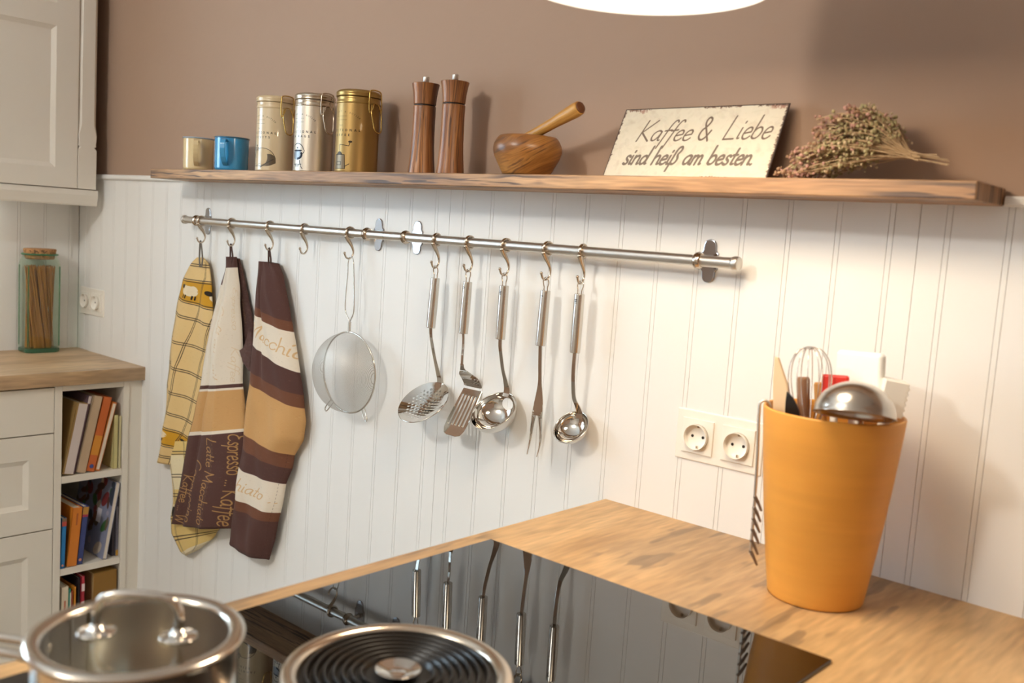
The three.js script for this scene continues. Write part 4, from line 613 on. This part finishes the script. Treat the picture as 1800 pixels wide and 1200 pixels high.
{ // dried bouquet: stems tied to the right, heads spread to the left
  const t = thing('dried_bouquet', 'dried bunch of pinkish green herb flowers lying on the shelf', 'bouquet', [2.508, SY, 0.062]);
  seed = 99;
  const stems = [], buds = [[], [], [], []], N = 150, ico = new THREE.IcosahedronGeometry(1, 0);
  const bud = (k, x, y, z, s) => { const g = ico.clone(); g.scale(s * rr(0.8, 1.5), s * rr(0.7, 1.1), s * rr(0.7, 1.2)); g.rotateZ(rr(0, 3)); g.rotateY(rr(0, 3)); g.translate(x, Math.max(y, s), z); buds[k].push(g); };
  for (let i = 0; i < N; i++) {
    const stray = i < 6, a = stray ? rr(0.55, 0.95) : rr(-0.12, 0.8) , len = stray ? rr(0.1, 0.122) : rr(0.72, 1) * lerp(0.168, 0.105, clamp(a / 0.8, 0, 1)), zz = rr(-0.036, 0.046) * (stray ? 0.6 : 1), y0 = 0.036 + rr(-0.005, 0.004);
    const ex = -len * Math.cos(a), ey = Math.max(0.005, y0 + len * Math.sin(a) * 0.86 - 0.026 * (1 - clamp(a, 0, 0.8))), sag = rr(0.0, 0.02), tail = rnd() < 0.09 ? rr(0.02, 0.047) : rr(0.002, 0.012);
    const pts = [[tail, y0 - 0.001 + tail * rr(-0.2, 0.02), zz * 0.1], [0, y0, zz * 0.12], [ex * 0.35, lerp(y0, ey, 0.35) + sag, zz * 0.5], [ex * 0.7, lerp(y0, ey, 0.72) + sag, zz * 0.85], [ex, ey, zz]];
    stems.push(tube(pts, rr(0.0005, 0.0009), 14, 5));
    const c = new THREE.CatmullRomCurve3(pts.map((p) => V3(...p)), false, 'centripetal'), n = stray ? 5 : 24;
    for (let k = 0; k < n; k++) { const q = stray ? 1 - k * 0.012 : 1 - Math.pow(rnd(), 1.6) * 0.6, p = c.getPointAt(q), kind = q > 0.9 ? (rnd() < 0.5 ? 0 : 1) : rnd() < 0.7 ? 2 : rnd() < 0.6 ? 3 : 0, w = (1 - q) * 0.01 + 0.004; bud(kind, p.x + rr(-w, w), p.y + rr(-w, w), p.z + rr(-w, w), stray ? 0.0026 : rr(0.0011, 0.0029)); }
  }
  part(t, 'stems', merge(stems), std(0xc0a684, 0.85)).userData.kind = 'stuff';
  [[0xb98f84, 'pink_flower_heads'], [0x94745a, 'brown_flower_heads'], [0xa59b74, 'green_buds'], [0xc6b292, 'straw_buds']].forEach(([c, n], k) => { part(t, n, merge(buds[k]), std(c, 0.9)).userData.kind = 'stuff'; });
  part(t, 'tie', new THREE.TorusGeometry(0.01, 0.0011, 8, 32).rotateY(Math.PI / 2).scale(0.6, 0.6, 0.6).translate(0.001, 0.036, 0), std(0xb0967a, 0.9));
}
// ------------------------------------------------------------------ sockets
function socketFrame(label, x, y, s = 1) {
  const t = thing('double_socket', label, 'socket', [x, y, 0.0004]), P = 0.071, W = P + 0.081;
  part(t, 'frame', rbox(W, 0.081, 0.0085, 0.002, 3).translate(P / 2, 0, 0.00425), M.plastic);
  for (const k of [0, 1]) {
    const q = new THREE.Shape([[-0.0275, -0.0275], [0.0275, -0.0275], [0.0275, 0.0275], [-0.0275, 0.0275]].map((p) => V2(...p))), h = new THREE.Path(); h.absarc(0, 0, 0.0198, 0, Math.PI * 2, true); q.holes.push(h);
    const ins = part(t, 'socket_insert', extrude(q, 0.0032, 0.0005, 1, 40).translate(0, 0, 0.0083), M.plastic, [k * P, 0, 0]);
    part(ins, 'well', lathe([[0, 0.0015], [0.0195, 0.0015], [0.0197, 0.0113], [0.0199, 0.0115], [0.0201, 0.0113], [0.02, 0.0005], [0, 0.0005]], 48).rotateX(Math.PI / 2).translate(0, 0, 0.0082), M.plastic);
    for (const d of [-1, 1]) { part(ins, 'contact_hole', new THREE.CylinderGeometry(0.0024, 0.0024, 0.0006, 16).rotateX(Math.PI / 2).translate(d * 0.0095, 0, 0.0099), M.darkHole); part(ins, 'earth_clip', rbox(0.003, 0.005, 0.003, 0.0008, 1).translate(0.001, d * 0.0168, 0.0118), M.nickel); }
  }
  return t;
}
socketFrame('white double wall socket beside the orange pot', 2.2045, 1.0525);
socketFrame('white double wall socket in the corner above the spaghetti jar worktop', 0.0745, 1.062);
// ------------------------------------------------------------------ spaghetti jar
{
  const jx = 0.05, jz = 0.137, ax = 0.0375, az = 0.05, H = 0.285, turn = 0.0;
  const ring = (k, y, c = 0.012) => { const a = ax * k, b = az * k; return [[-a + c, y, -b], [a - c, y, -b], [a, y, -b + c], [a, y, b - c], [a - c, y, b], [-a + c, y, b], [-a, y, b - c], [-a, y, -b + c]]; };
  const wall = (levels) => { const pos = []; for (let i = 0; i + 1 < levels.length; i++) { const A = levels[i], B = levels[i + 1]; for (let k = 0; k < 8; k++) { const j = (k + 1) % 8; pos.push(...A[k], ...B[k], ...B[j], ...A[k], ...B[j], ...A[j]); } } const g = new THREE.BufferGeometry(); g.setAttribute('position', new THREE.Float32BufferAttribute(pos, 3)); g.setAttribute('uv', new THREE.Float32BufferAttribute(new Float32Array(pos.length / 3 * 2), 2)); g.computeVertexNormals(); return g; };
  const t = thing('spaghetti_jar', 'tall square green glass jar with a cork lid on the corner worktop', 'jar', [jx, CY + 0.0003, jz], turn);
  const green = phys(0xeef8f0, 0.03, { transmission: 1, thickness: 0, ior: 1.5, side: THREE.DoubleSide });
  part(t, 'glass_body', wall([ring(0.97, 0.012), ring(1, 0.02), ring(1, H - 0.03), ring(0.93, H - 0.015), ring(0.82, H - 0.004), ring(0.82, H)]), green);
  const solid = phys(0x6fb98c, 0.08, { transmission: 0.75, thickness: 0.01, ior: 1.5, attenuationColor: new THREE.Color(0.1, 0.45, 0.22), attenuationDistance: 0.012 });
  const base = wall([ring(0.95, 0.0), ring(0.98, 0.003), ring(0.98, 0.0115), ring(0.96, 0.012)]), cap = (y, up, k) => { const R = ring(k, y), pos = []; for (let i = 1; i < 7; i++) up ? pos.push(...R[0], ...R[i + 1], ...R[i]) : pos.push(...R[0], ...R[i], ...R[i + 1]); const g = new THREE.BufferGeometry(); g.setAttribute('position', new THREE.Float32BufferAttribute(pos, 3)); g.setAttribute('uv', new THREE.Float32BufferAttribute(new Float32Array(pos.length / 3 * 2), 2)); g.computeVertexNormals(); return g; };
  part(t, 'glass_base', merge([base, cap(0, false, 0.95), cap(0.012, true, 0.96)]), solid);
  const rim = new THREE.TorusGeometry(1, 0.07, 8, 48).rotateX(Math.PI / 2).scale(ax * 0.98, 0.04, az * 0.98).translate(0, H + 0.002, 0);
  part(t, 'glass_lip', rim, solid);
  for (const [sx, sz] of [[1, 1], [1, -1], [-1, 1], [-1, -1]]) part(t, 'corner_rib', new THREE.CylinderGeometry(0.0016, 0.0016, H - 0.05, 8).translate(sx * (ax - 0.0055), H / 2 - 0.006, sz * (az - 0.0055)), solid);
  const corkTex = dataTex(256, 128, (u, v) => { const k = fbm(u, v, 40, 20, 3), p = fbm(u + 0.3, v, 60, 30, 2) > 0.68 ? 0.6 : 1; return [190 * (0.75 + 0.4 * k) * p, 140 * (0.75 + 0.4 * k) * p, 92 * (0.75 + 0.4 * k) * p]; });
  part(t, 'cork', lathe([[0, -0.014], [0.8, -0.014], [0.84, -0.01], [0.94, 0.014], [0.9, 0.0165], [0, 0.0165]], 48).scale(ax * 0.98, 1, az * 0.98).translate(0, H + 0.002, 0), std(0xffffff, 0.85, { map: corkTex }));
  const s = thing('spaghetti', 'bundle of brown wholegrain spaghetti inside the green glass jar', 'pasta', [jx, CY + 0.0128, jz]); seed = 5; const rods = [];
  for (let i = 0; i < 260; i++) { const a = rr(0, 6.283), r = Math.sqrt(rnd()), x0 = Math.cos(a) * r * 0.028, z0 = Math.sin(a) * r * 0.04, tw = 0.9, h = rr(0.232, 0.243), x1 = Math.cos(a + tw) * r * 0.032, z1 = Math.sin(a + tw) * r * 0.0445, A = V3(x0, 0.0006, z0), B = V3(x1, h, z1), d = B.clone().sub(A), g = new THREE.CylinderGeometry(0.0011, 0.0011, d.length(), 5); g.applyQuaternion(new THREE.Quaternion().setFromUnitVectors(V3(0, 1, 0), d.normalize())); g.translate(...A.add(B).multiplyScalar(0.5).toArray()); rods.push(g); }
  const m = part(s, 'strands', merge(rods), std(0xb87a34, 0.5)); s.userData.kind = 'stuff';
}
// ------------------------------------------------------------------ books
function book(label, o) {   // stands with its spine towards +x at x = o.x; o.z, o.y: lower edge of the spine towards -z; lean: tilt of the top towards -z
  const { t: T, h: H, d: D } = o, g = thing('book', label, 'book', [o.x ?? 0.418, o.y + 0.0004, o.z]), c = std(o.color, 0.55), k = 0.0016;
  g.rotation.order = 'YXZ'; g.rotation.set(-(o.lean ?? 0), o.turn ?? 0, 0);
  const cov = o.coverMat ?? c;
  part(g, 'cover', merge([rbox(k, H, T, 0.0005, 1).translate(-k / 2, H / 2, T / 2), rbox(D, H, k, 0.0005, 1).translate(-D / 2, H / 2, k / 2), rbox(D, H, k, 0.0005, 1).translate(-D / 2, H / 2, T - k / 2)]), cov);
  part(g, 'pages', box(-D + 0.003, -k, 0.003, H - 0.003, k, T - k, 0), std(o.pages ?? 0xe6dcc8, 0.9));
  for (const b of o.bands ?? []) part(g, b.name ?? 'spine_band', box(0.0001, 0.0006, H * b.a, H * b.b, T * (b.l ?? 0.03), T * (b.r ?? 0.97), 0), std(b.c, 0.6));
  if (o.dot) part(g, 'publisher_mark', new THREE.CylinderGeometry(T * 0.24, T * 0.24, 0.0005, 20).rotateZ(Math.PI / 2).translate(0.0004, H * o.dot.y, T / 2), std(o.dot.c, 0.6));
  return g;
}
{
  const A = 0.6243, B = 0.3673, C = 0.1183;
  book('dark blue book with a red band at the end of the top bookcase shelf', { t: 0.006, h: 0.2, d: 0.15, y: A, z: 0.2228, x: 0.2, color: 0x2a2230, lean: 0.0, bands: [{ a: 0.82, b: 0.9, c: 0x9a2438 }] });
  book('thick white-spined book with a gold brown cover on the top bookcase shelf', { t: 0.0305, h: 0.196, d: 0.2, y: A, z: 0.1965, x: 0.421, color: 0x9b7c4a, lean: 0.195, bands: [{ a: 0.01, b: 0.99, c: 0xcdc0bb, l: 0.02, r: 0.8 }] });
  book('thin mauve book leaning on the white-spined book', { t: 0.0082, h: 0.215, d: 0.19, y: A, z: 0.1878, x: 0.414, color: 0x6c5560, lean: 0.2, bands: [{ a: 0.9, b: 0.995, c: 0xcbbfc0 }] });
  book('beige cloth book leaning between mauve and orange books', { t: 0.0245, h: 0.212, d: 0.2, y: A, z: 0.1622, x: 0.42, color: 0xbda488, lean: 0.21 });
  book('orange and amber book with a blue round mark on its spine', { t: 0.0235, h: 0.208, d: 0.19, y: A, z: 0.1378, x: 0.42, color: 0xc4632c, lean: 0.225, dot: { y: 0.07, c: 0x3a4a8c }, bands: [{ a: 0.22, b: 0.48, c: 0xd08a30, name: 'amber_band' }] });
  book('thin white book with orange edges on the top bookcase shelf', { t: 0.014, h: 0.193, d: 0.17, y: A, z: 0.1228, x: 0.42, color: 0xd0782c, lean: 0.24, bands: [{ a: 0.02, b: 0.98, c: 0xe2d3c0, l: 0.2, r: 0.8 }] });
  book('pale yellow book standing upright on the top bookcase shelf', { t: 0.0125, h: 0.152, d: 0.16, y: A, z: 0.0715, x: 0.418, color: 0xc8bd84 });
  book('thin cream booklet against the side of the top bookcase shelf', { t: 0.007, h: 0.148, d: 0.16, y: A, z: 0.0625, x: 0.419, color: 0xd6cba0 });
  book('bright blue book with a red top on the middle bookcase shelf', { t: 0.0125, h: 0.14, d: 0.16, y: B, z: 0.2155, x: 0.421, color: 0x2277b4, lean: 0.03, dot: { y: 0.06, c: 0xd08a70 }, bands: [{ a: 0.84, b: 0.93, c: 0xb8473a, name: 'red_band' }, { a: 0.93, b: 1.0, c: 0x7a6048, name: 'brown_band' }] });
  book('thick orange book on the middle bookcase shelf', { t: 0.0265, h: 0.163, d: 0.17, y: B, z: 0.183, x: 0.421, color: 0xd07a22, lean: 0.09, bands: [{ a: 0.7, b: 0.9, c: 0xa85a2a, l: 0.4, r: 0.55, name: 'spine_print' }] });
  book('dark blue book with an orange top on the middle bookcase shelf', { t: 0.0165, h: 0.162, d: 0.16, y: B, z: 0.1655, x: 0.418, color: 0x36427c, lean: 0.1, dot: { y: 0.08, c: 0xd09078 }, bands: [{ a: 0.86, b: 0.99, c: 0xb8873a, name: 'orange_band' }, { a: 0.82, b: 0.86, c: 0xa03048, name: 'red_band' }] });
  const cov = canvasTex(256, 256, (x, w, h) => { x.fillStyle = '#8f93ab'; x.fillRect(0, 0, w, h); seed = 31; const col = ['#5a3a2a', '#8a3a3a', '#3f6a3a', '#c9b9a6', '#6a5a48', '#b0a8b8', '#7a4a30', '#39414f']; for (let k = 0; k < 46; k++) { x.fillStyle = col[k % 8]; x.beginPath(); x.ellipse(rnd() * w, rnd() * h * 0.6 + (rnd() < 0.25 ? h * 0.35 : 0), 8 + rnd() * 24, 6 + rnd() * 18, rnd() * 3, 0, 7); x.fill(); } });
  const cg = thing('book', 'large pale blue cookbook turned so that its food photo cover shows', 'book', [0.421, B + 0.0004, 0.0997]); cg.rotation.order = 'YXZ'; cg.rotation.set(-0.165, 0, 0);
  { const T = 0.0115, H = 0.218, D = 0.21; part(cg, 'cover', merge([box(-D, 0, 0, H, 0, 0.0012, 0), box(-D, 0, 0, H, T - 0.0012, T, 0)]), std(0x8f93ab, 0.4)); part(cg, 'pages', box(-D + 0.002, -0.0005, 0.002, H - 0.002, 0.0012, T - 0.0012, 0), std(0xdcd2c4, 0.9));
    part(cg, 'cover_photo', new THREE.PlaneGeometry(D, H).translate(-D / 2, H / 2, T + 0.0003), std(0xffffff, 0.35, { map: cov })); part(cg, 'price_label', box(-0.075, -0.05, H * 0.42, H * 0.6, T + 0.0004, T + 0.0008, 0), std(0xe4dfe4, 0.5)); }
  book('grey book standing upright against the side of the middle bookcase shelf', { t: 0.0075, h: 0.176, d: 0.18, y: B, z: 0.0616, x: 0.412, color: 0x6f6c78, bands: [{ a: 0.01, b: 0.1, c: 0xb88a30, name: 'yellow_band' }, { a: 0.82, b: 0.98, c: 0x3a3a48, name: 'dark_band' }] });
  book('thin dark grey book behind the cookbook on the middle bookcase shelf', { t: 0.007, h: 0.125, d: 0.17, y: B, z: 0.0696, x: 0.405, color: 0x4f4a50 });
  book('cream book with red lettering on the lowest bookcase shelf', { t: 0.0195, h: 0.195, d: 0.17, y: C, z: 0.2065, x: 0.421, color: 0xd9cbb2, lean: 0.015, bands: [{ a: 0.3, b: 0.8, c: 0xc07a60, l: 0.35, r: 0.6, name: 'red_print' }] });
  book('white and teal book on the lowest bookcase shelf', { t: 0.0085, h: 0.186, d: 0.16, y: C, z: 0.196, x: 0.419, color: 0x2f8a78, bands: [{ a: 0, b: 0.94, c: 0xdcd2c0, l: 0.0, r: 0.35 }] });
  book('thin red book on the lowest bookcase shelf', { t: 0.0045, h: 0.178, d: 0.16, y: C, z: 0.19, x: 0.418, color: 0xb84a2c });
  book('thin orange book on the lowest bookcase shelf', { t: 0.0065, h: 0.188, d: 0.16, y: C, z: 0.182, x: 0.419, color: 0xd48a24 });
  book('black book on the lowest bookcase shelf', { t: 0.0075, h: 0.212, d: 0.16, y: C, z: 0.17, x: 0.416, color: 0x231a22 });
  book('red and white patterned book beside the brown box', { t: 0.009, h: 0.214, d: 0.17, y: C, z: 0.159, x: 0.42, color: 0xb43040, bands: [{ a: 0.1, b: 0.2, c: 0xe0c8c8 }, { a: 0.34, b: 0.42, c: 0xe0c8c8 }, { a: 0.55, b: 0.66, c: 0xe0c8c8 }, { a: 0.8, b: 0.9, c: 0xe0c8c8 }] });
  const bx = thing('brown_box', 'plain brown box on the lowest bookcase shelf', 'box', [0.418, C + 0.0004, 0.0665]);
  part(bx, 'front_panel', rbox(0.003, 0.212, 0.066, 0.001, 1).translate(-0.0015, 0.106, 0.033), std(0x8c6426, 0.7)); part(bx, 'side_panel', rbox(0.2, 0.212, 0.003, 0.001, 1).translate(-0.104, 0.106, 0.0645), std(0xa88a5c, 0.75)); part(bx, 'side_panel', rbox(0.2, 0.212, 0.003, 0.001, 1).translate(-0.104, 0.106, 0.0015), std(0xa88a5c, 0.75)); part(bx, 'lid', rbox(0.197, 0.003, 0.06, 0.001, 1).translate(-0.1035, 0.2105, 0.033), std(0x9a7638, 0.7));
}
// ------------------------------------------------------------------ orange pot with kitchen tools
const PX = 2.4777, PZ = 0.1503;
{
  const clayTex = dataTex(512, 256, (u, v) => { const a = fbm(u, v, 6, 5, 4), b = fbm(u, v, 4, 60, 3), c = mix3(hex(0xe0993c), hex(0xeaa94e), a); return c.map((q) => q * (0.975 + 0.05 * b)); });
  const t = thing('orange_pot', 'tall tapered orange pot full of kitchen tools on the oak worktop', 'pot', [PX, CY + 0.0003, PZ]), prof = [];
  for (let i = 0; i <= 24; i++) { const k = i / 24, r = lerp(0.0607, 0.0878, k) + 0.0022 * Math.sin(k * Math.PI); prof.push([r, 0.003 + k * 0.24]); }
  part(t, 'body', lathe([[0, 0], [0.057, 0], [0.0597, 0.001], ...prof, [0.0872, 0.2448], [0.0852, 0.2452], [0.0836, 0.243], ...prof.slice(2, -1).reverse().map(([r, y]) => [r - 0.0052, y]), [0.05, 0.008], [0, 0.007]], 96), std(0xffffff, 0.48, { map: clayTex, bumpMap: clayTex, bumpScale: 0.0003 }));
}
const at3 = (x, y, z) => [x, y, z];
{ // tools standing in the pot (their lower ends rest inside it)
  const low = (dx, dz) => [PX + dx, CY + 0.02, PZ + dz];
  const stick = (name, label, cat, a, b, build) => { const A = V3(...a), B = V3(...b), t = thing(name, label, cat, a); t.quaternion.setFromUnitVectors(V3(0, 1, 0), B.clone().sub(A).normalize()); build(t, A.distanceTo(B)); return t; };
  stick('balloon_whisk', 'steel balloon whisk standing wires up in the orange pot', 'whisk', low(-0.012, 0.008), [2.4425, 1.2338, 0.16], (t, L) => {
    part(t, 'handle', lathe([[0, 0], [0.007, 0.001], [0.0075, 0.12], [0.009, 0.16], [0.0075, L - 0.135], [0, L - 0.132]], 24), M.steel);
    for (let k = 0; k < 6; k++) { const a = k * Math.PI / 6 + 0.2, c = Math.cos(a), s = Math.sin(a), R = 0.029 - (k % 2) * 0.002, w = [[0.004, L - 0.134], [0.012, L - 0.1], [R * 0.86, L - 0.068], [R, L - 0.04], [R * 0.86, L - 0.017], [R * 0.45, L - 0.003], [0, L - k * 0.0006]]; part(t, 'wire', tube([...w.map(([r, y]) => [r * c, y, r * s]), ...w.slice(0, -1).reverse().map(([r, y]) => [-r * c, y, -r * s])], 0.00065, 60, 6), M.chrome); }
  });
  stick('wooden_spatula', 'pale wooden spatula leaning at the rim of the orange pot', 'spatula', low(-0.03, 0.02), [2.404, 1.2165, 0.174], (t, L) => {
    const s = shapeOf([[-0.005, 0], [0.005, 0], [0.0055, L - 0.11], [0.014, L - 0.075], [0.0145, L - 0.04], [0.003, L - 0.002], [-0.002, L], [-0.006, L - 0.03], [-0.0085, L - 0.075], [-0.005, L - 0.11]]); part(t, 'blade', extrude(s, 0.006, 0.0014, 2).translate(0, 0, -0.003), std(0xdcc09a, 0.6));
  });
  stick('black_spoon', 'black plastic spoon behind the wooden spatula in the pot', 'spoon', low(-0.008, 0.036), [2.438, 1.177, 0.193], (t, L) => {
    const s = new THREE.Shape(); s.moveTo(-0.0045, 0); s.lineTo(0.0045, 0); s.lineTo(0.005, L - 0.07); s.quadraticCurveTo(0.012, L - 0.05, 0.0095, L - 0.024); s.quadraticCurveTo(0.003, L - 0.006, -0.006, L); s.quadraticCurveTo(-0.011, L - 0.02, -0.009, L - 0.045); s.quadraticCurveTo(-0.007, L - 0.062, -0.005, L - 0.07); part(t, 'spoon_head', extrude(s, 0.004, 0.0012, 2).translate(0, 0, -0.002), M.blackPlastic);
  });
  stick('black_skewer', 'thin dark rod at the rim of the orange pot', 'rod', low(-0.038, 0.008), [2.405, 1.181, 0.166], (t, L) => part(t, 'rod', new THREE.CylinderGeometry(0.0016, 0.0016, L, 10).translate(0, L / 2, 0), M.black));
  stick('wooden_spoon', 'light wooden spoon handle standing in the pot behind the whisk wires', 'spoon', low(0.004, -0.03), [2.44, 1.184, 0.116], (t, L) => part(t, 'handle', lathe([[0, 0], [0.0065, 0.001], [0.0072, L * 0.5], [0.0075, L - 0.003], [0.006, L], [0, L]], 20), std(0xc58c46, 0.6)));
  stick('brown_handle_brush', 'brown wooden brush handle standing behind the whisk wires', 'brush', low(-0.028, -0.02), [2.418, 1.188, 0.118], (t, L) => part(t, 'handle', lathe([[0, 0], [0.006, 0.001], [0.008, L * 0.6], [0.0085, L - 0.004], [0.007, L], [0, L]], 20), std(0x8d6a50, 0.6)));
  stick('red_spatula', 'red silicone spatula standing in the pot behind the steel scoop', 'spatula', low(0.008, -0.014), [2.4655, 1.1985, 0.127], (t, L) => { part(t, 'handle', new THREE.CylinderGeometry(0.005, 0.005, L - 0.05, 12).translate(0, (L - 0.05) / 2, 0), M.plastic); part(t, 'head', rbox(0.036, 0.055, 0.008, 0.0035, 3).translate(0, L - 0.0275, 0), std(0xd42a18, 0.4)); });
  stick('white_scraper', 'white plastic scraper with rounded corners standing highest in the pot', 'scraper', low(0.026, -0.03), [2.484, 1.229, 0.108], (t, L) => { part(t, 'handle', rbox(0.014, L - 0.055, 0.008, 0.003, 2).translate(0, (L - 0.055) / 2, 0), M.plastic); part(t, 'head', rbox(0.013, 0.066, 0.098, 0.006, 4).rotateY(Math.PI / 2 - 0.62).translate(0.004, L - 0.031, 0), std(0xf6f3ec, 0.3)); });
  stick('white_grater', 'white plastic grater block with a toothed edge at the side of the pot', 'grater', low(0.034, -0.004), [2.541, 1.2035, 0.127], (t, L) => { const pts = [[-0.014, L - 0.044], [0.014, L - 0.044]]; for (let k = 0; k < 6; k++) pts.push([0.0165, L - 0.04 + k * 0.0066], [0.0142, L - 0.0365 + k * 0.0066]); pts.push([0.0145, L], [-0.014, L]); part(t, 'block', extrude(shapeOf(pts), 0.04, 0.0008, 1).translate(0, 0, -0.02).rotateY(0.55), M.plastic); part(t, 'handle', rbox(0.012, L - 0.045, 0.012, 0.003, 2).translate(0, (L - 0.045) / 2, 0), M.plastic); });
  // steel ladle, bowl upside down on the rim
  const t = thing('upturned_ladle', 'steel ladle with its bowl turned over on the rim of the orange pot', 'ladle', [2.522, 1.1665, 0.2]);
  const bm = part(t, 'bowl', bowl(0.0475, 0.041, 0.0012), std(0xcfc8be, 0.2, { metalness: 1 }));
  t.position.set(2.527, 1.1638, 0.207); bm.quaternion.setFromUnitVectors(V3(0, 0, 1), V3(0.09, -0.965, 0.245).normalize());
  part(t, 'handle', tube([[-0.012, 0.004, -0.044], [-0.014, -0.012, -0.058], [-0.016, -0.08, -0.066], [-0.018, -0.2, -0.07]], 0.0035, 30, 10), M.steel);
  // comb-ended server hooked over the rim
  const s = thing('pasta_server', 'thin steel server with a comb of prongs hooked over the pot rim', 'server', [2.4035, 1.157, 0.202]);
  part(s, 'rod', tube([[0.0095, -0.05, -0.0064], [0.0095, -0.008, -0.0064], [0.0075, 0.0012, -0.005], [0.003, 0.0042, -0.002], [-0.0014, 0.0012, 0.0014], [-0.0014, -0.01, 0.0026], [0.003, -0.07, 0.004], [0.005, -0.13, 0.004], [0.0065, -0.197, 0.004]], 0.002, 60, 8), M.steel);
  for (let k = 0; k < 6; k++) part(s, 'prong', tube([[0.0052 + k * 0.0002, -0.122 - k * 0.0145, 0.004], [0.009 + k * 0.0002, -0.128 - k * 0.0145, 0.003], [0.0135 + k * 0.0002, -0.1385 - k * 0.0145, 0.0]], (u) => lerp(0.0026, 0.0016, u), 12, 8), std(0x8a7d72, 0.35, { metalness: 0.9 }));
}
// ------------------------------------------------------------------ cooking pot and lid on the hob
{
  const X = 2.237, Z = 0.957, Y0 = CY + 0.0037, R = 0.0815, H = 0.084, t = thing('cooking_pot', 'shiny steel saucepan with a long wire handle standing on the hob', 'pot', [X, Y0, Z]);
  part(t, 'body', lathe([[0, 0.0003], [R - 0.006, 0.0003], [R - 0.001, 0.003], [R, 0.008], [R, H - 0.004], [R + 0.0035, H - 0.0008], [R + 0.003, H], [R - 0.0012, H - 0.003], [R - 0.0015, 0.009], [R - 0.007, 0.004], [0, 0.004]], 96), std(0xd6d0c6, 0.2, { metalness: 1 }));
  const e = [-0.752, 0.659], n = [0.659, 0.752], P = (r, w, y) => [e[0] * r + n[0] * w, y, e[1] * r + n[1] * w];
  part(t, 'handle', tube([P(R - 0.001, 0.012, H - 0.02), P(R + 0.02, 0.012, H - 0.016), P(R + 0.1, 0.011, H - 0.01), P(R + 0.15, 0.01, H - 0.006), P(R + 0.158, 0, H - 0.005), P(R + 0.15, -0.01, H - 0.006), P(R + 0.1, -0.011, H - 0.01), P(R + 0.02, -0.012, H - 0.016), P(R - 0.001, -0.012, H - 0.02)], 0.0036, 80, 12), M.polished);
  const l = thing('pot_lid', 'glass lid with wide steel rim and arched steel handle on the saucepan', 'lid', [X, Y0 + H + 0.0004, Z]);
  part(l, 'rim', lathe([[0.0735, 0.0008], [0.078, 0.0002], [0.0865, 0.0002], [0.0877, 0.002], [0.0868, 0.0042], [0.082, 0.0062], [0.076, 0.005], [0.0735, 0.003], [0.0735, 0.0008]], 96), std(0xcfc6ba, 0.16, { metalness: 1 }));
  part(l, 'glass', lathe([[0, 0.0016], [0.035, 0.0016], [0.06, 0.0016], [0.0745, 0.0016]], 64), phys(0xf2f4f0, 0.02, { transmission: 1, thickness: 0, ior: 1.7, side: THREE.DoubleSide }));
  const d = V3(0.737, 0, -0.676).normalize(), S = 0.034, Q = (k, y) => [d.x * k, y, d.z * k];
  for (const k of [-S, S]) part(l, 'handle_pad', lathe([[0, 0.0018], [0.0148, 0.0018], [0.0158, 0.0026], [0.015, 0.0036], [0.009, 0.0046], [0.006, 0.006], [0.0048, 0.0095], [0, 0.01]], 36).translate(d.x * k, 0, d.z * k), M.polished);
  part(l, 'handle_arch', tube([Q(-S, 0.006), Q(-S, 0.022), Q(-S * 0.88, 0.031), Q(-S * 0.6, 0.035), Q(0, 0.0365), Q(S * 0.6, 0.035), Q(S * 0.88, 0.031), Q(S, 0.022), Q(S, 0.006)], 0.004, 60, 12), M.polished);
}
for (const o of scene.children) shade(o);
renderer.render(scene, camera);
